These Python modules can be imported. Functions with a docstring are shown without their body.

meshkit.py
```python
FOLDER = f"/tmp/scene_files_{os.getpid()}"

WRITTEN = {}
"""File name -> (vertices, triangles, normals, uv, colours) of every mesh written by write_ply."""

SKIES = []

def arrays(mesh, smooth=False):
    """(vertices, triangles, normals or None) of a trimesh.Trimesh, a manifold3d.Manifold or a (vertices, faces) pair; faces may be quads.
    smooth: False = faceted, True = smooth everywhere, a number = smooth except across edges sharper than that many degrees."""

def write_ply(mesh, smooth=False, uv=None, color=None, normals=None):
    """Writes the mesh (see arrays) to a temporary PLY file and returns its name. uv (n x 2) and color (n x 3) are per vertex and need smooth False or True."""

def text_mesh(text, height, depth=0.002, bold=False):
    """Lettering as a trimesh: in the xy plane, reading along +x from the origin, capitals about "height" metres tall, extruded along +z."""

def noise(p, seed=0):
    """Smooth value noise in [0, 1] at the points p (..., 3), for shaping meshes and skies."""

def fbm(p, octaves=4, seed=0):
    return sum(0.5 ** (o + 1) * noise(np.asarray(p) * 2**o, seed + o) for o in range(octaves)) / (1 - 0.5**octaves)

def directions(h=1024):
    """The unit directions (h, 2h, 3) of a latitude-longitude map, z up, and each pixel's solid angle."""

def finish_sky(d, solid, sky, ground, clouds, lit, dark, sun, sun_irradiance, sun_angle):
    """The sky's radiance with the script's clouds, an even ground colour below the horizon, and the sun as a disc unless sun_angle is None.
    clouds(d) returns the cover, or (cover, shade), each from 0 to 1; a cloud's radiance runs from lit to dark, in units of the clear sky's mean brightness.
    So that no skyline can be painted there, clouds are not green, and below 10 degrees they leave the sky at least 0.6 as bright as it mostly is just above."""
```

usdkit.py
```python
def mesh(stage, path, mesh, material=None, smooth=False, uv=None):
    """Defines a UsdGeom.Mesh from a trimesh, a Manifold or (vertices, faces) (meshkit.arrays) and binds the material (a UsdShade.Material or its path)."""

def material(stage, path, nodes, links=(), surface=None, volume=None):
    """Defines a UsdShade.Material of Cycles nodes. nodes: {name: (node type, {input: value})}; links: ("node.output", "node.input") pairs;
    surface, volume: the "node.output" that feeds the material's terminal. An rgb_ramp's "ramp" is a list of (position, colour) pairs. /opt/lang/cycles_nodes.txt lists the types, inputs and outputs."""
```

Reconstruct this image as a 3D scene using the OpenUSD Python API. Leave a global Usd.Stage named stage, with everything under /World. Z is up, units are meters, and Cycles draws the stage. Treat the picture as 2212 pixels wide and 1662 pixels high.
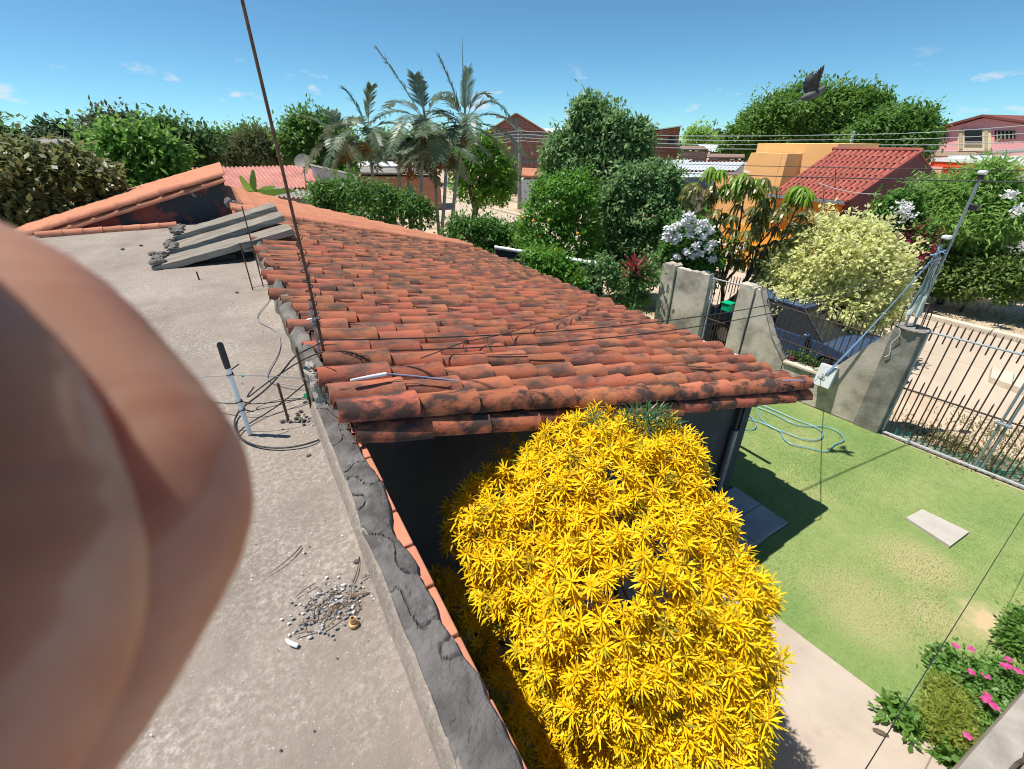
import math, zlib
import numpy as np, trimesh, usdkit, meshkit
import manifold3d as m3
from pxr import Usd, UsdGeom, UsdLux, UsdShade, Gf, Sdf

stage = Usd.Stage.CreateInMemory()
UsdGeom.SetStageUpAxis(stage, 'Z')
UsdGeom.SetStageMetersPerUnit(stage, 1.0)
UsdGeom.Xform.Define(stage, '/World')
UsdGeom.Scope.Define(stage, '/World/Looks')

# ---------------------------------------------------------------- camera, sky, sun, exposure
EYE = np.array([0, 0, 4.6])
F, CX, CY = 975.0, 1106.0, 831.0            # lens in units of a 2212 x 1662 picture
PITCH, YAW = math.radians(28.573), math.radians(30.386)
SUN = np.array([-.33, .235, 1.0]); SUN /= np.linalg.norm(SUN)
SUN_INT, SKY_STR, EXPOSURE = 1.25, 0.088, 0.30
s_, c_ = math.sin(PITCH), math.cos(PITCH)
cy_, sy_ = math.cos(YAW), math.sin(YAW)
RZ = np.array([[cy_, sy_, 0], [-sy_, cy_, 0], [0, 0, 1]])
RIGHT, FWD, DOWN = RZ @ [1, 0, 0], RZ @ [0, c_, -s_], RZ @ [0, -s_, -c_]
cam = UsdGeom.Camera.Define(stage, '/World/camera')
m = Gf.Matrix4d(*RIGHT, 0, *(-DOWN), 0, *(-FWD), 0, *EYE, 1)
cam.AddTransformOp().Set(m)
cam.CreateHorizontalApertureAttr(36.0)
cam.CreateVerticalApertureAttr(27.04)
cam.CreateFocalLengthAttr(36.0 * F / 2212)
cam.CreateFStopAttr(15.0)
cam.CreateFocusDistanceAttr(7.0)
cam.CreateClippingRangeAttr(Gf.Vec2f(0.004, 2000))
cam.CreateExposureAttr(EXPOSURE)

def material(name, nodes, links, surface='p.BSDF', volume=None):
    return usdkit.material(stage, '/World/Looks/' + name, nodes, links, surface, volume)

dome = UsdLux.DomeLight.Define(stage, '/World/sky')
sky_nodes = {
    'sky': ('sky_texture', {'sky_type': 'single_scattering', 'sun_disc': False, 'sun_elevation': math.asin(SUN[2]), 'sun_rotation': math.atan2(SUN[0], SUN[1]), 'altitude': 300.0, 'air_density': .62, 'aerosol_density': .15, 'ozone_density': 8.0}),
    'tint': ('mix_color', {'blend_type': 'multiply', 'fac': 1.0, 'b': (.99, 1.40, 1.27), 'use_clamp': False}), 'sat': ('hsv', {'saturation': .96}),
    'tc': ('texture_coordinate', {}), 'sep': ('separate_xyz', {}),
    'map': ('mapping', {'scale': (7.0, 7.0, 19.0)}),
    'n': ('noise_texture', {'scale': 2.0, 'detail': 6.0, 'roughness': .55}),
    'cov': ('rgb_ramp', {'ramp': [(0, (0, 0, 0)), (.60, (0, 0, 0)), (.69, (1, 1, 1)), (1, (1, 1, 1))]}),
    'band': ('rgb_ramp', {'ramp': [(0, (0, 0, 0)), (.012, (.35, .35, .35)), (.04, (1, 1, 1)), (.085, (.9, .9, .9)), (.12, (0, 0, 0)), (1, (0, 0, 0))]}),
    'mul': ('math', {'math_type': 'multiply'}), 'op': ('math', {'math_type': 'multiply', 'value2': .62}),
    'mix': ('mix_color', {'b': (7.6, 7.9, 8.4), 'use_clamp': False}),
    'bg': ('background_shader', {'strength': SKY_STR})}
sky_mat = material('sky', sky_nodes, [('tc.generated', 'sep.vector'), ('tc.generated', 'map.vector'), ('map.vector', 'n.vector'), ('n.fac', 'cov.fac'), ('sep.z', 'band.fac'),
    ('cov.color', 'mul.value1'), ('band.color', 'mul.value2'), ('mul.value', 'op.value1'), ('op.value', 'mix.fac'), ('sky.color', 'sat.color'), ('sat.color', 'tint.a'), ('tint.result', 'mix.a'), ('mix.result', 'bg.color')], 'bg.background')
UsdShade.MaterialBindingAPI.Apply(dome.GetPrim()).Bind(sky_mat)
dome.GetPrim().SetCustomDataByKey('kind', 'structure')
dome.GetPrim().SetCustomDataByKey('label', 'clear blue sky with small white clouds low over the rooftops')
dome.GetPrim().SetCustomDataByKey('category', 'sky')
sun = UsdLux.DistantLight.Define(stage, '/World/sun')
sx = np.cross([0, 1, 0], SUN); sx /= np.linalg.norm(sx); sy = np.cross(SUN, sx)
sun.AddTransformOp().Set(Gf.Matrix4d(*sx, 0, *sy, 0, *SUN, 0, 0, 0, 30, 1))
sun.CreateIntensityAttr(SUN_INT); sun.CreateAngleAttr(.5); sun.CreateNormalizeAttr(True)
sun.CreateColorAttr(Gf.Vec3f(1.0, .955, .89))

# ---------------------------------------------------------------- points from sight lines
def ray(u, v): return RIGHT * ((u - CX) / F) + DOWN * ((v - CY) / F) + FWD
def hit(u, v, p0, n):
    d = ray(u, v); return EYE + d * (np.dot(np.asarray(p0, float) - EYE, n) / np.dot(d, n))
def G(u, v, z=0.0): return hit(u, v, (0, 0, z), (0, 0, 1.0))
def XP(u, v, x): return hit(u, v, (x, 0, 0), (1.0, 0, 0))
def YP(u, v, y): return hit(u, v, (0, y, 0), (0, 1.0, 0))
def W(u, v, dist):
    d = ray(u, v); return EYE + d * (dist / np.hypot(d[0], d[1]))
def px(u, v, dist):                        # metres per picture unit at that place
    d = ray(u, v); return dist / np.hypot(d[0], d[1]) / F
FN = np.array([1, .097, 0.0])
def FX(u, v, off=0.0): return hit(u, v, (9.0 + off, 2.4, 0), FN)
def fence(y, z, off=0.0): return np.array([9.0 + off - .097 * (y - 2.4), y, z])
def vert(xy, v, u=None):                   # height on the vertical line through xy that shows at row v
    lo, hi = -3.0, 14.0
    for _ in range(60):
        mid = (lo + hi) / 2; q = np.array([xy[0], xy[1], mid]) - EYE
        vv = CY + F * np.dot(q, DOWN) / np.dot(q, FWD)
        lo, hi = (mid, hi) if vv > v else (lo, mid)
    return lo
def R(seed): return np.random.default_rng(zlib.crc32(str(seed).encode()))

# ---------------------------------------------------------------- objects, names, labels
GROUPS = dict(rebar='rusty rebars standing about the roofs', palm_tree='palms growing in one garden clump', power_line='pale power lines along the street', overhead_cable='black cables hung over the tiles and the lawn', service_cable='service cables crossing before the far houses', wall_panel='concrete wall panels of the street fence',
    far_tree='trees on the far skyline', dark_tree='dark trees behind the pink roofed house', black_cable='dark cables tangled round the white pole', grey_cable='thin grey cables on and near the roof', blue_cable='light blue cables to the white box', green_insulator='green insulators at the steel rod', tin_shed='tin roofed sheds in the middle distance',
    weed='leafy weeds along the path', twig='twigs on the flat roof', gate_post='metal posts on the gate pillar', mango_tree='big mango trees on the right skyline', utility_pole='street poles', flowering_bush='low bushes with pink flowers at the lawn edge', green_netting='green netting along the driveway gate')
COUNT, BASE = {}, {}
def fresh(parent, name):
    k = (parent, name); n = COUNT.get(k, 0); COUNT[k] = n + 1
    return f'{parent}/{name}' if n == 0 else f'{parent}/{name}_{n:03d}'
def tag(prim, label=None, cat=None, group=None, kind=None):
    for k, t in (('label', label), ('category', cat), ('group', group), ('kind', kind)):
        if t: prim.SetCustomDataByKey(k, t)
def thing(name, label, cat, loc=(0, 0, 0), group=None, kind=None):
    path = fresh('/World', name); x = UsdGeom.Xform.Define(stage, path)
    x.AddTranslateOp().Set(Gf.Vec3d(*map(float, loc))); BASE[path] = np.asarray(loc, float)
    tag(x.GetPrim(), label, cat, group or GROUPS.get(name), kind); return path
def base(path):
    while path not in BASE: path = path.rpartition('/')[0]
    return BASE[path]
LEAFY = set()
def tones(m, v, f, mat):                     # every separate leaf of a mesh gets a tone of its own
    if mat is None or str(mat.GetPath()) not in LEAFY: return
    from scipy.sparse import coo_matrix
    from scipy.sparse.csgraph import connected_components
    e = np.vstack([f[:, :2], f[:, 1:]]); k, lab = connected_components(coo_matrix((np.ones(len(e), np.int8), (e[:, 0], e[:, 1])), shape=(len(v), len(v))), directed=False)
    t = R((str(m.GetPath()), 'tone')).random(k).astype(np.float32)[lab]
    UsdGeom.PrimvarsAPI(m).CreatePrimvar('tone', Sdf.ValueTypeNames.FloatArray, 'vertex').Set(t.tolist())
def part(parent, name, mesh, mat, smooth=False, label=None, kind=None):
    v, f = vf(mesh)
    path = fresh(parent, name)
    mm = usdkit.mesh(stage, path, (v - base(parent), f), mat, smooth)
    if smooth in (False, True): tones(mm, v, f, mat)
    if label or kind: tag(stage.GetPrimAtPath(path), label, None, None, kind)
    return path
def solo(name, mesh, mat, label, cat, group=None, kind=None, smooth=False):
    path = fresh('/World', name); v, f = vf(mesh)
    loc = np.array([v[:, 0].mean(), v[:, 1].mean(), v[:, 2].min()])
    mm = usdkit.mesh(stage, path, (v - loc, f), mat, smooth)
    if smooth in (False, True): tones(mm, v, f, mat)
    mm.AddTranslateOp().Set(Gf.Vec3d(*map(float, loc))); BASE[path] = loc
    tag(mm.GetPrim(), label, cat, group or GROUPS.get(name), kind); return path

# ---------------------------------------------------------------- shapes: every one a (vertices, triangles) pair
def vf(mesh):
    if isinstance(mesh, tuple): v, f = np.asarray(mesh[0], float), np.asarray(mesh[1], int)
    elif hasattr(mesh, 'to_mesh'):
        q = mesh.to_mesh(); v, f = np.asarray(q.vert_properties[:, :3], float), np.asarray(q.tri_verts, int)
    else: v, f = np.asarray(mesh.vertices, float), np.asarray(mesh.faces, int)
    if f.shape[1] == 4: f = np.vstack([f[:, [0, 1, 2]], f[:, [0, 2, 3]]])
    return v, f
def join(ms):
    vs, fs, n = [], [], 0
    for q in ms:
        v, f = vf(q); vs.append(v); fs.append(f + n); n += len(v)
    return np.vstack(vs), np.vstack(fs)
BOXF = np.array([[0, 2, 3], [0, 3, 1], [4, 5, 7], [4, 7, 6], [0, 1, 5], [0, 5, 4], [2, 6, 7], [2, 7, 3], [0, 4, 6], [0, 6, 2], [1, 3, 7], [1, 7, 5]])
def box(lo, hi):
    lo, hi = np.asarray(lo, float), np.asarray(hi, float)
    return np.array([[(lo, hi)[i][0], (lo, hi)[j][1], (lo, hi)[k][2]] for k in (0, 1) for j in (0, 1) for i in (0, 1)]), BOXF
def obox(c, ax, ay, az):                    # box from its centre and three half axes
    c, ax, ay, az = (np.asarray(q, float) for q in (c, ax, ay, az))
    v = np.array([c + i * ax + j * ay + k * az for k in (-1, 1) for j in (-1, 1) for i in (-1, 1)])
    f = BOXF if np.dot(np.cross(ax, ay), az) > 0 else BOXF[:, ::-1]
    return v, f
def slab_poly(pts, thick):                  # a planar 3-D polygon given thickness along vector thick
    p = np.asarray(pts, float); n = len(p); t = np.asarray(thick, float)
    e = np.cross(p[1] - p[0], p[2] - p[0])
    u = (p[1] - p[0]) / np.linalg.norm(p[1] - p[0]); w = np.cross(e / np.linalg.norm(e), u)
    xy = np.stack([(p - p[0]) @ u, (p - p[0]) @ w], 1)
    tri = np.array(m3.triangulate([xy if area(xy) > 0 else xy[::-1]]))
    if area(xy) < 0: tri = n - 1 - tri
    a = np.cross(p[tri[0][1]] - p[tri[0][0]], p[tri[0][2]] - p[tri[0][0]])
    if np.dot(a, t) > 0: tri = tri[:, ::-1]
    fs = [tri, tri[:, ::-1] + n]
    sg = np.dot(np.sum([np.cross(p[i], p[(i + 1) % n]) for i in range(n)], 0), t)
    q = np.array([[i, (i + 1) % n, (i + 1) % n + n, i + n] for i in range(n)])
    q = np.vstack([q[:, [0, 1, 2]], q[:, [0, 2, 3]]])
    fs.append(q if sg > 0 else q[:, ::-1])
    return np.vstack([p, p + t]), np.vstack(fs)
def area(xy): return .5 * np.sum(xy[:, 0] * np.roll(xy[:, 1], -1) - xy[:, 1] * np.roll(xy[:, 0], -1))
def tube(pts, r, n=6, cap=True):
    p = np.asarray(pts, float); k = len(p); r = np.broadcast_to(np.asarray(r, float), (k,))
    t = np.gradient(p, axis=0); t /= np.maximum(np.linalg.norm(t, axis=1, keepdims=True), 1e-9)
    a = np.array([0, 0, 1.0]) if abs(t[0][2]) < .9 else np.array([1.0, 0, 0])
    vs = []
    for i in range(k):
        a = a - t[i] * np.dot(a, t[i]); a /= np.linalg.norm(a); b = np.cross(t[i], a)
        ang = np.arange(n) / n * 2 * np.pi
        vs.append(p[i] + r[i] * (np.cos(ang)[:, None] * a + np.sin(ang)[:, None] * b))
    i, j = np.meshgrid(np.arange(k - 1), np.arange(n), indexing='ij'); j2 = (j + 1) % n
    q = np.stack([i * n + j, i * n + j2, (i + 1) * n + j2, (i + 1) * n + j], -1).reshape(-1, 4)
    f = np.vstack([q[:, [0, 1, 2]], q[:, [0, 2, 3]]]); v = np.vstack(vs)
    if cap:
        e = np.array([[0, x + 1, x] for x in range(1, n - 1)]); o = (k - 1) * n
        f = np.vstack([f, e, e[:, ::-1] + o])
    return v, f
def smooth_path(pts, n=24):
    from scipy.interpolate import CubicSpline
    p = np.asarray(pts, float)
    if len(p) < 3: return p
    d = np.r_[0, np.cumsum(np.linalg.norm(np.diff(p, axis=0), axis=1))]
    return CubicSpline(d, p)(np.linspace(0, d[-1], n))
def sag(a, b, drop, n=20):
    t = np.linspace(0, 1, n)[:, None]; p = np.asarray(a) * (1 - t) + np.asarray(b) * t
    p[:, 2] -= drop * 4 * t[:, 0] * (1 - t[:, 0]); return p
def blob(c, r, sub=3, amp=.2, freq=2.0, seed=0):
    s = trimesh.creation.icosphere(subdivisions=sub); d = np.asarray(s.vertices)
    k = 1 + amp * (meshkit.fbm(d * freq + seed * 7.3, 3, seed) - .5) * 2
    return d * k[:, None] * np.asarray(r) + np.asarray(c), np.asarray(s.faces)
def rbox(c, half, r, rz=0.0):               # rounded box
    s = m3.Manifold.sphere(r, 12); h = np.asarray(half, float) - r
    q = m3.Manifold.batch_hull([s.translate([i * h[0], j * h[1], k * h[2]]) for i in (-1, 1) for j in (-1, 1) for k in (-1, 1)])
    v, f = vf(q); ca, sa = math.cos(rz), math.sin(rz)
    return v @ np.array([[ca, sa, 0], [-sa, ca, 0], [0, 0, 1]]) + np.asarray(c), f
def grid(nx, ny, fn):
    a, b = np.meshgrid(np.linspace(0, 1, nx), np.linspace(0, 1, ny), indexing='ij'); v = fn(a.ravel(), b.ravel())
    i, j = np.meshgrid(np.arange(nx - 1), np.arange(ny - 1), indexing='ij')
    q = np.stack([i * ny + j, (i + 1) * ny + j, (i + 1) * ny + j + 1, i * ny + j + 1], -1).reshape(-1, 4)
    return v, np.vstack([q[:, [0, 1, 2]], q[:, [0, 2, 3]]])

def unit(a): return a / np.maximum(np.linalg.norm(a, axis=-1, keepdims=True), 1e-9)
def leaves(o, d, n, length, width, bend=.25, segs=1, fold=.15):
    """leaves from origins o along d with face normals n; segs 1: two bent triangles, more: straps"""
    o, d = np.asarray(o, float), unit(np.asarray(d, float)); k = len(o)
    n = unit(np.asarray(n, float) - d * np.sum(np.asarray(n) * d, 1, keepdims=True)); s = np.cross(d, n)
    L = np.broadcast_to(np.asarray(length, float), (k,))[:, None]; Wd = np.broadcast_to(np.asarray(width, float), (k,))[:, None]
    if segs == 1:
        v = np.stack([o, o + d * L * .48 + s * Wd / 2 - n * Wd * fold, o + d * L - n * L * bend, o + d * L * .48 - s * Wd / 2 - n * Wd * fold], 1)
        f = np.array([[0, 1, 2], [0, 2, 3]])
        m_ = 4
    else:
        t = np.linspace(0, 1, segs + 1); w = np.sin(np.pi * np.clip(.12 + .8 * t, 0, 1)) ** .8
        rows = []
        for tt, ww in zip(t, w):
            c = o + d * L * tt - n * L * bend * tt * tt
            rows += [c + s * Wd / 2 * ww, c - s * Wd / 2 * ww]
        v = np.stack(rows, 1); m_ = 2 * (segs + 1)
        f = np.array([[2 * i + a for a in tri] for i in range(segs) for tri in ((0, 2, 3), (0, 3, 1))])
    return v.reshape(-1, 3), (f[None] + (np.arange(k) * m_)[:, None, None]).reshape(-1, 3)
def sphere_dirs(n, r): return unit(r.normal(size=(n, 3)))
def clumps(lobes, n, r, rough=.16, inner=.0, low=-.75):
    """clump places and outward directions on a union of ellipsoids [(centre, radii)]"""
    w = np.array([np.prod(np.asarray(q[1]) ** (2 / 3)) for q in lobes]); k = r.choice(len(lobes), n * 3, p=w / w.sum())
    c = np.array([q[0] for q in lobes])[k]; rad = np.array([np.broadcast_to(q[1], (3,)) for q in lobes])[k]
    d = sphere_dirs(n * 3, r); keep = d[:, 2] > low; c, rad, d = c[keep], rad[keep], d[keep]
    p = c + d * rad * (1 + rough * r.normal(size=(len(d), 1)) - inner * r.random((len(d), 1)) ** 2)
    ok = np.ones(len(p), bool)
    for q in lobes: ok &= (np.sum(((p - q[0]) / np.asarray(q[1])) ** 2, 1) > .62)
    p, out = p[ok][:n], unit((d / rad))[ok][:n]
    return p, out
def bumpy(lobes, r, k=7, s=.37):             # smaller mounds on each lobe, for an uneven outline and light and dark clumps
    out = []
    for c, q in lobes:
        q = np.broadcast_to(np.asarray(q, float), (3,)); out.append((c, q * .80))
        for d in sphere_dirs(k, r):
            if d[2] < -.5: d = d * [1, 1, -1]
            out.append((c + d * q * .62, q * s * r.uniform(.55, 1.3)))
    return out
def crown(lobes, n, per, size, seed, wide=.45, spread=None, droop=.15, up=.95, rough=.08, low=-.75, bend=.2, segs=1, fill=.14, bumps=7):
    r = R(seed)
    if bumps: lobes = bumpy(lobes, r, bumps); n = int(n * 1.3)
    p, out = clumps(lobes, n, r, rough, .15, low)
    gap = meshkit.fbm(p * (1.6 / np.mean([np.mean(q[1]) for q in lobes])) + len(p), 2, 9); keep = gap > .36 + .1 * r.random(len(p)) * 1; p, out = p[keep], out[keep]
    shoot = r.random(len(p)) < .13; p = p + out * (shoot * size * r.uniform(.6, 1.9, len(p)))[:, None] + [0, 0, 1.0] * (shoot * size * .5)[:, None]
    spread = spread or size * .9
    o = np.repeat(p, per, 0) + r.normal(size=(len(p) * per, 3)) * spread * .6; out = np.repeat(out, per, 0)
    d = out * .7 + r.normal(size=o.shape) * .65 + [0, 0, -droop]; nn = out * .6 + r.normal(size=o.shape) * .45 + [0, 0, up]
    L = size * r.uniform(.65, 1.25, len(o))
    ms = [leaves(o, d, nn, L, L * wide, bend, segs)]
    if fill:
        k = int(n * per * fill); q = r.choice(len(lobes), k); cc = np.array([lobes[i][0] for i in q]); rr = np.array([np.broadcast_to(lobes[i][1], (3,)) for i in q])
        o = cc + sphere_dirs(k, r) * rr * r.uniform(.35, .85, (k, 1)); L = size * 1.6 * r.uniform(.7, 1.3, k)
        ms.append(leaves(o, sphere_dirs(k, r), sphere_dirs(k, r) + [0, 0, .4], L, L * max(wide, .5), .1))
    return join(ms)
def trunk(b, tops, r0, seed=0, n=7):        # tapered trunk with limbs to the given points
    r = R(seed); b = np.asarray(b, float); tops = np.asarray(tops, float); mid = b + (tops.mean(0) - b) * .45
    ms = [tube(smooth_path([b, (b + mid) / 2 + r.normal(size=3) * [.04, .04, 0], mid], 8), np.linspace(r0, r0 * .7, 8), n)]
    for t in tops: ms.append(tube(smooth_path([mid - (mid - b) * .08, (mid + t) / 2 + r.normal(size=3) * np.linalg.norm(t - mid) * .07, t], 8), np.linspace(r0 * .62, r0 * .18, 8), 6))
    return join(ms)

# ---------------------------------------------------------------- materials
def two_tone(name, c1, c2, scale=4.0, rough=.85, bump=.0, bscale=None, detail=6.0, lo=.35, hi=.65, stretch=None, rand=0.0, c3=None, s3=1.2, t3=(.55, .62), metallic=0.0, spec=.35, speck=None, obj=False):
    """two colours mixed by noise, a third in patches, fine bump; rand: how much alike pieces differ"""
    N = {'g': ('texture_coordinate' if obj else 'geometry', {}), 'map': ('mapping', {'scale': stretch or (1, 1, 1)}), 'n': ('noise_texture', {'scale': scale, 'detail': detail, 'roughness': .6}),
         'r': ('rgb_ramp', {'ramp': [(lo, c1), (hi, c2)]}), 'p': ('principled_bsdf', {'roughness': rough, 'metallic': metallic, 'specular_ior_level': spec})}
    Lk = [('g.object' if obj else 'g.position', 'map.vector'), ('map.vector', 'n.vector'), ('n.fac', 'r.fac')]; out = 'r.color'
    if c3 is not None:
        N['n3'] = ('noise_texture', {'scale': s3, 'detail': 7.0, 'roughness': .62}); N['r3'] = ('rgb_ramp', {'ramp': [(t3[0], (0, 0, 0)), (t3[1], (1, 1, 1))]}); N['m3'] = ('mix_color', {'b': c3})
        Lk += [('map.vector', 'n3.vector'), ('n3.fac', 'r3.fac'), ('r3.color', 'm3.fac'), (out, 'm3.a')]; out = 'm3.result'
    if speck is not None:
        N['v'] = ('noise_texture', {'scale': speck[1], 'detail': 2.0, 'roughness': .7}); N['rv'] = ('rgb_ramp', {'ramp': [(speck[2], (0, 0, 0)), (speck[2] + .05, (1, 1, 1))]}); N['mv'] = ('mix_color', {'b': speck[0]})
        Lk += [('g.position', 'v.vector'), ('v.fac', 'rv.fac'), ('rv.color', 'mv.fac'), (out, 'mv.a')]; out = 'mv.result'
    if rand:
        N['oi'] = ('object_info', {}); N['mr'] = ('map_range', {'from_min': 0.0, 'from_max': 1.0, 'to_min': 1 - rand, 'to_max': 1 + rand}); N['h'] = ('hsv', {})
        N['wn'] = ('white_noise_texture', {'dimensions': '1D'}); N['mh'] = ('map_range', {'from_min': 0.0, 'from_max': 1.0, 'to_min': .5 - rand * .05, 'to_max': .5 + rand * .05})
        Lk += [('oi.random', 'mr.value'), ('mr.result', 'h.value'), ('oi.random', 'wn.w'), ('wn.value', 'mh.value'), ('mh.result', 'h.hue'), (out, 'h.color')]; out = 'h.color'
    Lk.append((out, 'p.base_color'))
    if bump:
        N['nb'] = ('noise_texture', {'scale': bscale or scale * 4, 'detail': 5.0, 'roughness': .65}); N['b'] = ('bump', {'strength': bump, 'distance': .02})
        Lk += [('g.position', 'nb.vector'), ('nb.fac', 'b.height'), ('b.normal', 'p.normal')]
    return material(name, N, Lk)
def leafmat(name, N, Lk):
    m_ = material(name, N, Lk, 'm.closure'); UsdShade.Shader.Get(stage, f'/World/Looks/{name}/at').CreateInput('attribute', Sdf.ValueTypeNames.String).Set('tone'); LEAFY.add(f'/World/Looks/{name}'); return m_
def leaf(name, dark, light, rough=.45, trans=.3, tint=None, spec=.4, patch=None):
    """leaves: each its own tone between dark and light, some light passing through"""
    tint = tint or tuple(min(1, 1.3 * x) for x in light)
    mixc = lambda p, q: tuple(a * p + b * q for a, b in zip(dark, light))
    N = {'g': ('geometry', {}), 'at': ('attribute', {}), 'r': ('rgb_ramp', {'ramp': [(0, mixc(.72, 0)), (.5, mixc(.75, .25)), (1, mixc(.45, .55))]}),
         'p': ('principled_bsdf', {'roughness': rough, 'specular_ior_level': spec}), 't': ('translucent_bsdf', {'color': tint}), 'm': ('mix_closure', {'fac': trans})}
    Lk = [('at.fac', 'r.fac'), ('p.BSDF', 'm.closure1'), ('t.BSDF', 'm.closure2')]; out = 'r.color'
    if patch:
        N['n'] = ('noise_texture', {'scale': patch[1], 'detail': 3.0}); N['rp'] = ('rgb_ramp', {'ramp': [(patch[2], (0, 0, 0)), (patch[2] + .12, (1, 1, 1))]}); N['mp'] = ('mix_color', {'b': patch[0]})
        Lk += [('g.position', 'n.vector'), ('n.fac', 'rp.fac'), ('rp.color', 'mp.fac'), (out, 'mp.a')]; out = 'mp.result'
    Lk.append((out, 'p.base_color'))
    return leafmat(name, N, Lk)
def plain(name, c, rough=.5, metallic=0.0, spec=.5): return two_tone(name, tuple(x * .88 for x in c), c, 9.0, rough, metallic=metallic, spec=spec)

def slab_mat():                              # trowelled concrete with pale grain, water stains and hairline cracks
    N = {'g': ('geometry', {}), 'n1': ('noise_texture', {'scale': .8, 'detail': 8.0, 'roughness': .65}), 'r1': ('rgb_ramp', {'ramp': [(.3, (.215, .172, .138)), (.5, (.275, .225, .182)), (.7, (.335, .28, .23))]}),
         'n2': ('noise_texture', {'scale': 38.0, 'detail': 5.0, 'roughness': .75}), 'r2': ('rgb_ramp', {'ramp': [(.44, (0, 0, 0)), (.68, (1, 1, 1))]}), 'n3': ('noise_texture', {'scale': 2.1, 'detail': 6.0, 'roughness': .7}), 'r3': ('rgb_ramp', {'ramp': [(.40, (.12, .12, .12)), (.66, (1, 1, 1))]}), 'mm': ('math', {'math_type': 'multiply'}), 'm2': ('mix_color', {'b': (.52, .46, .39)}),
         'n4': ('noise_texture', {'scale': 120.0, 'detail': 2.0, 'roughness': .7}), 'r4': ('rgb_ramp', {'ramp': [(.66, (0, 0, 0)), (.72, (1, 1, 1))]}), 'm4': ('mix_color', {'b': (.62, .57, .51)}), 'map': ('mapping', {'scale': (1.0, .22, 1.0)}), 'n5': ('noise_texture', {'scale': 1.6, 'detail': 5.0, 'roughness': .6}), 'r5': ('rgb_ramp', {'ramp': [(.5, (0, 0, 0)), (.72, (.55, .55, .55))]}), 'm5': ('mix_color', {'b': (.17, .14, .115)}),
         'v': ('voronoi_texture', {'feature': 'distance_to_edge', 'scale': .42}), 'nv': ('noise_texture', {'scale': 3.0, 'detail': 5.0}), 'va': ('mix_vector', {'fac': .16}), 'rv': ('rgb_ramp', {'ramp': [(0, (.16, .16, .16)), (.003, (0, 0, 0)), (1, (0, 0, 0))]}), 'm6': ('mix_color', {'b': (.10, .085, .07)}),
         'p': ('principled_bsdf', {'roughness': .9, 'specular_ior_level': .3}), 'nb': ('noise_texture', {'scale': 75.0, 'detail': 5.0, 'roughness': .7}), 'b': ('bump', {'strength': .6, 'distance': .015})}
    L = [('g.position', k + '.vector') for k in ('n1', 'n2', 'n3', 'n4', 'nb', 'map', 'nv')] + [('map.vector', 'n5.vector'), ('n1.fac', 'r1.fac'), ('n2.fac', 'r2.fac'), ('n3.fac', 'r3.fac'), ('r2.color', 'mm.value1'), ('r3.color', 'mm.value2'), ('mm.value', 'm2.fac'), ('r1.color', 'm5.a'), ('n5.fac', 'r5.fac'), ('r5.color', 'm5.fac'), ('m5.result', 'm2.a'), ('n4.fac', 'r4.fac'), ('r4.color', 'm4.fac'), ('m2.result', 'm4.a'),
         ('g.position', 'va.a'), ('nv.color', 'va.b'), ('va.result', 'v.vector'), ('v.distance', 'rv.fac'), ('rv.color', 'm6.fac'), ('m4.result', 'm6.a'), ('m6.result', 'p.base_color'), ('nb.fac', 'b.height'), ('b.normal', 'p.normal')]
    return material('weathered_slab', N, L)
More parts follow.
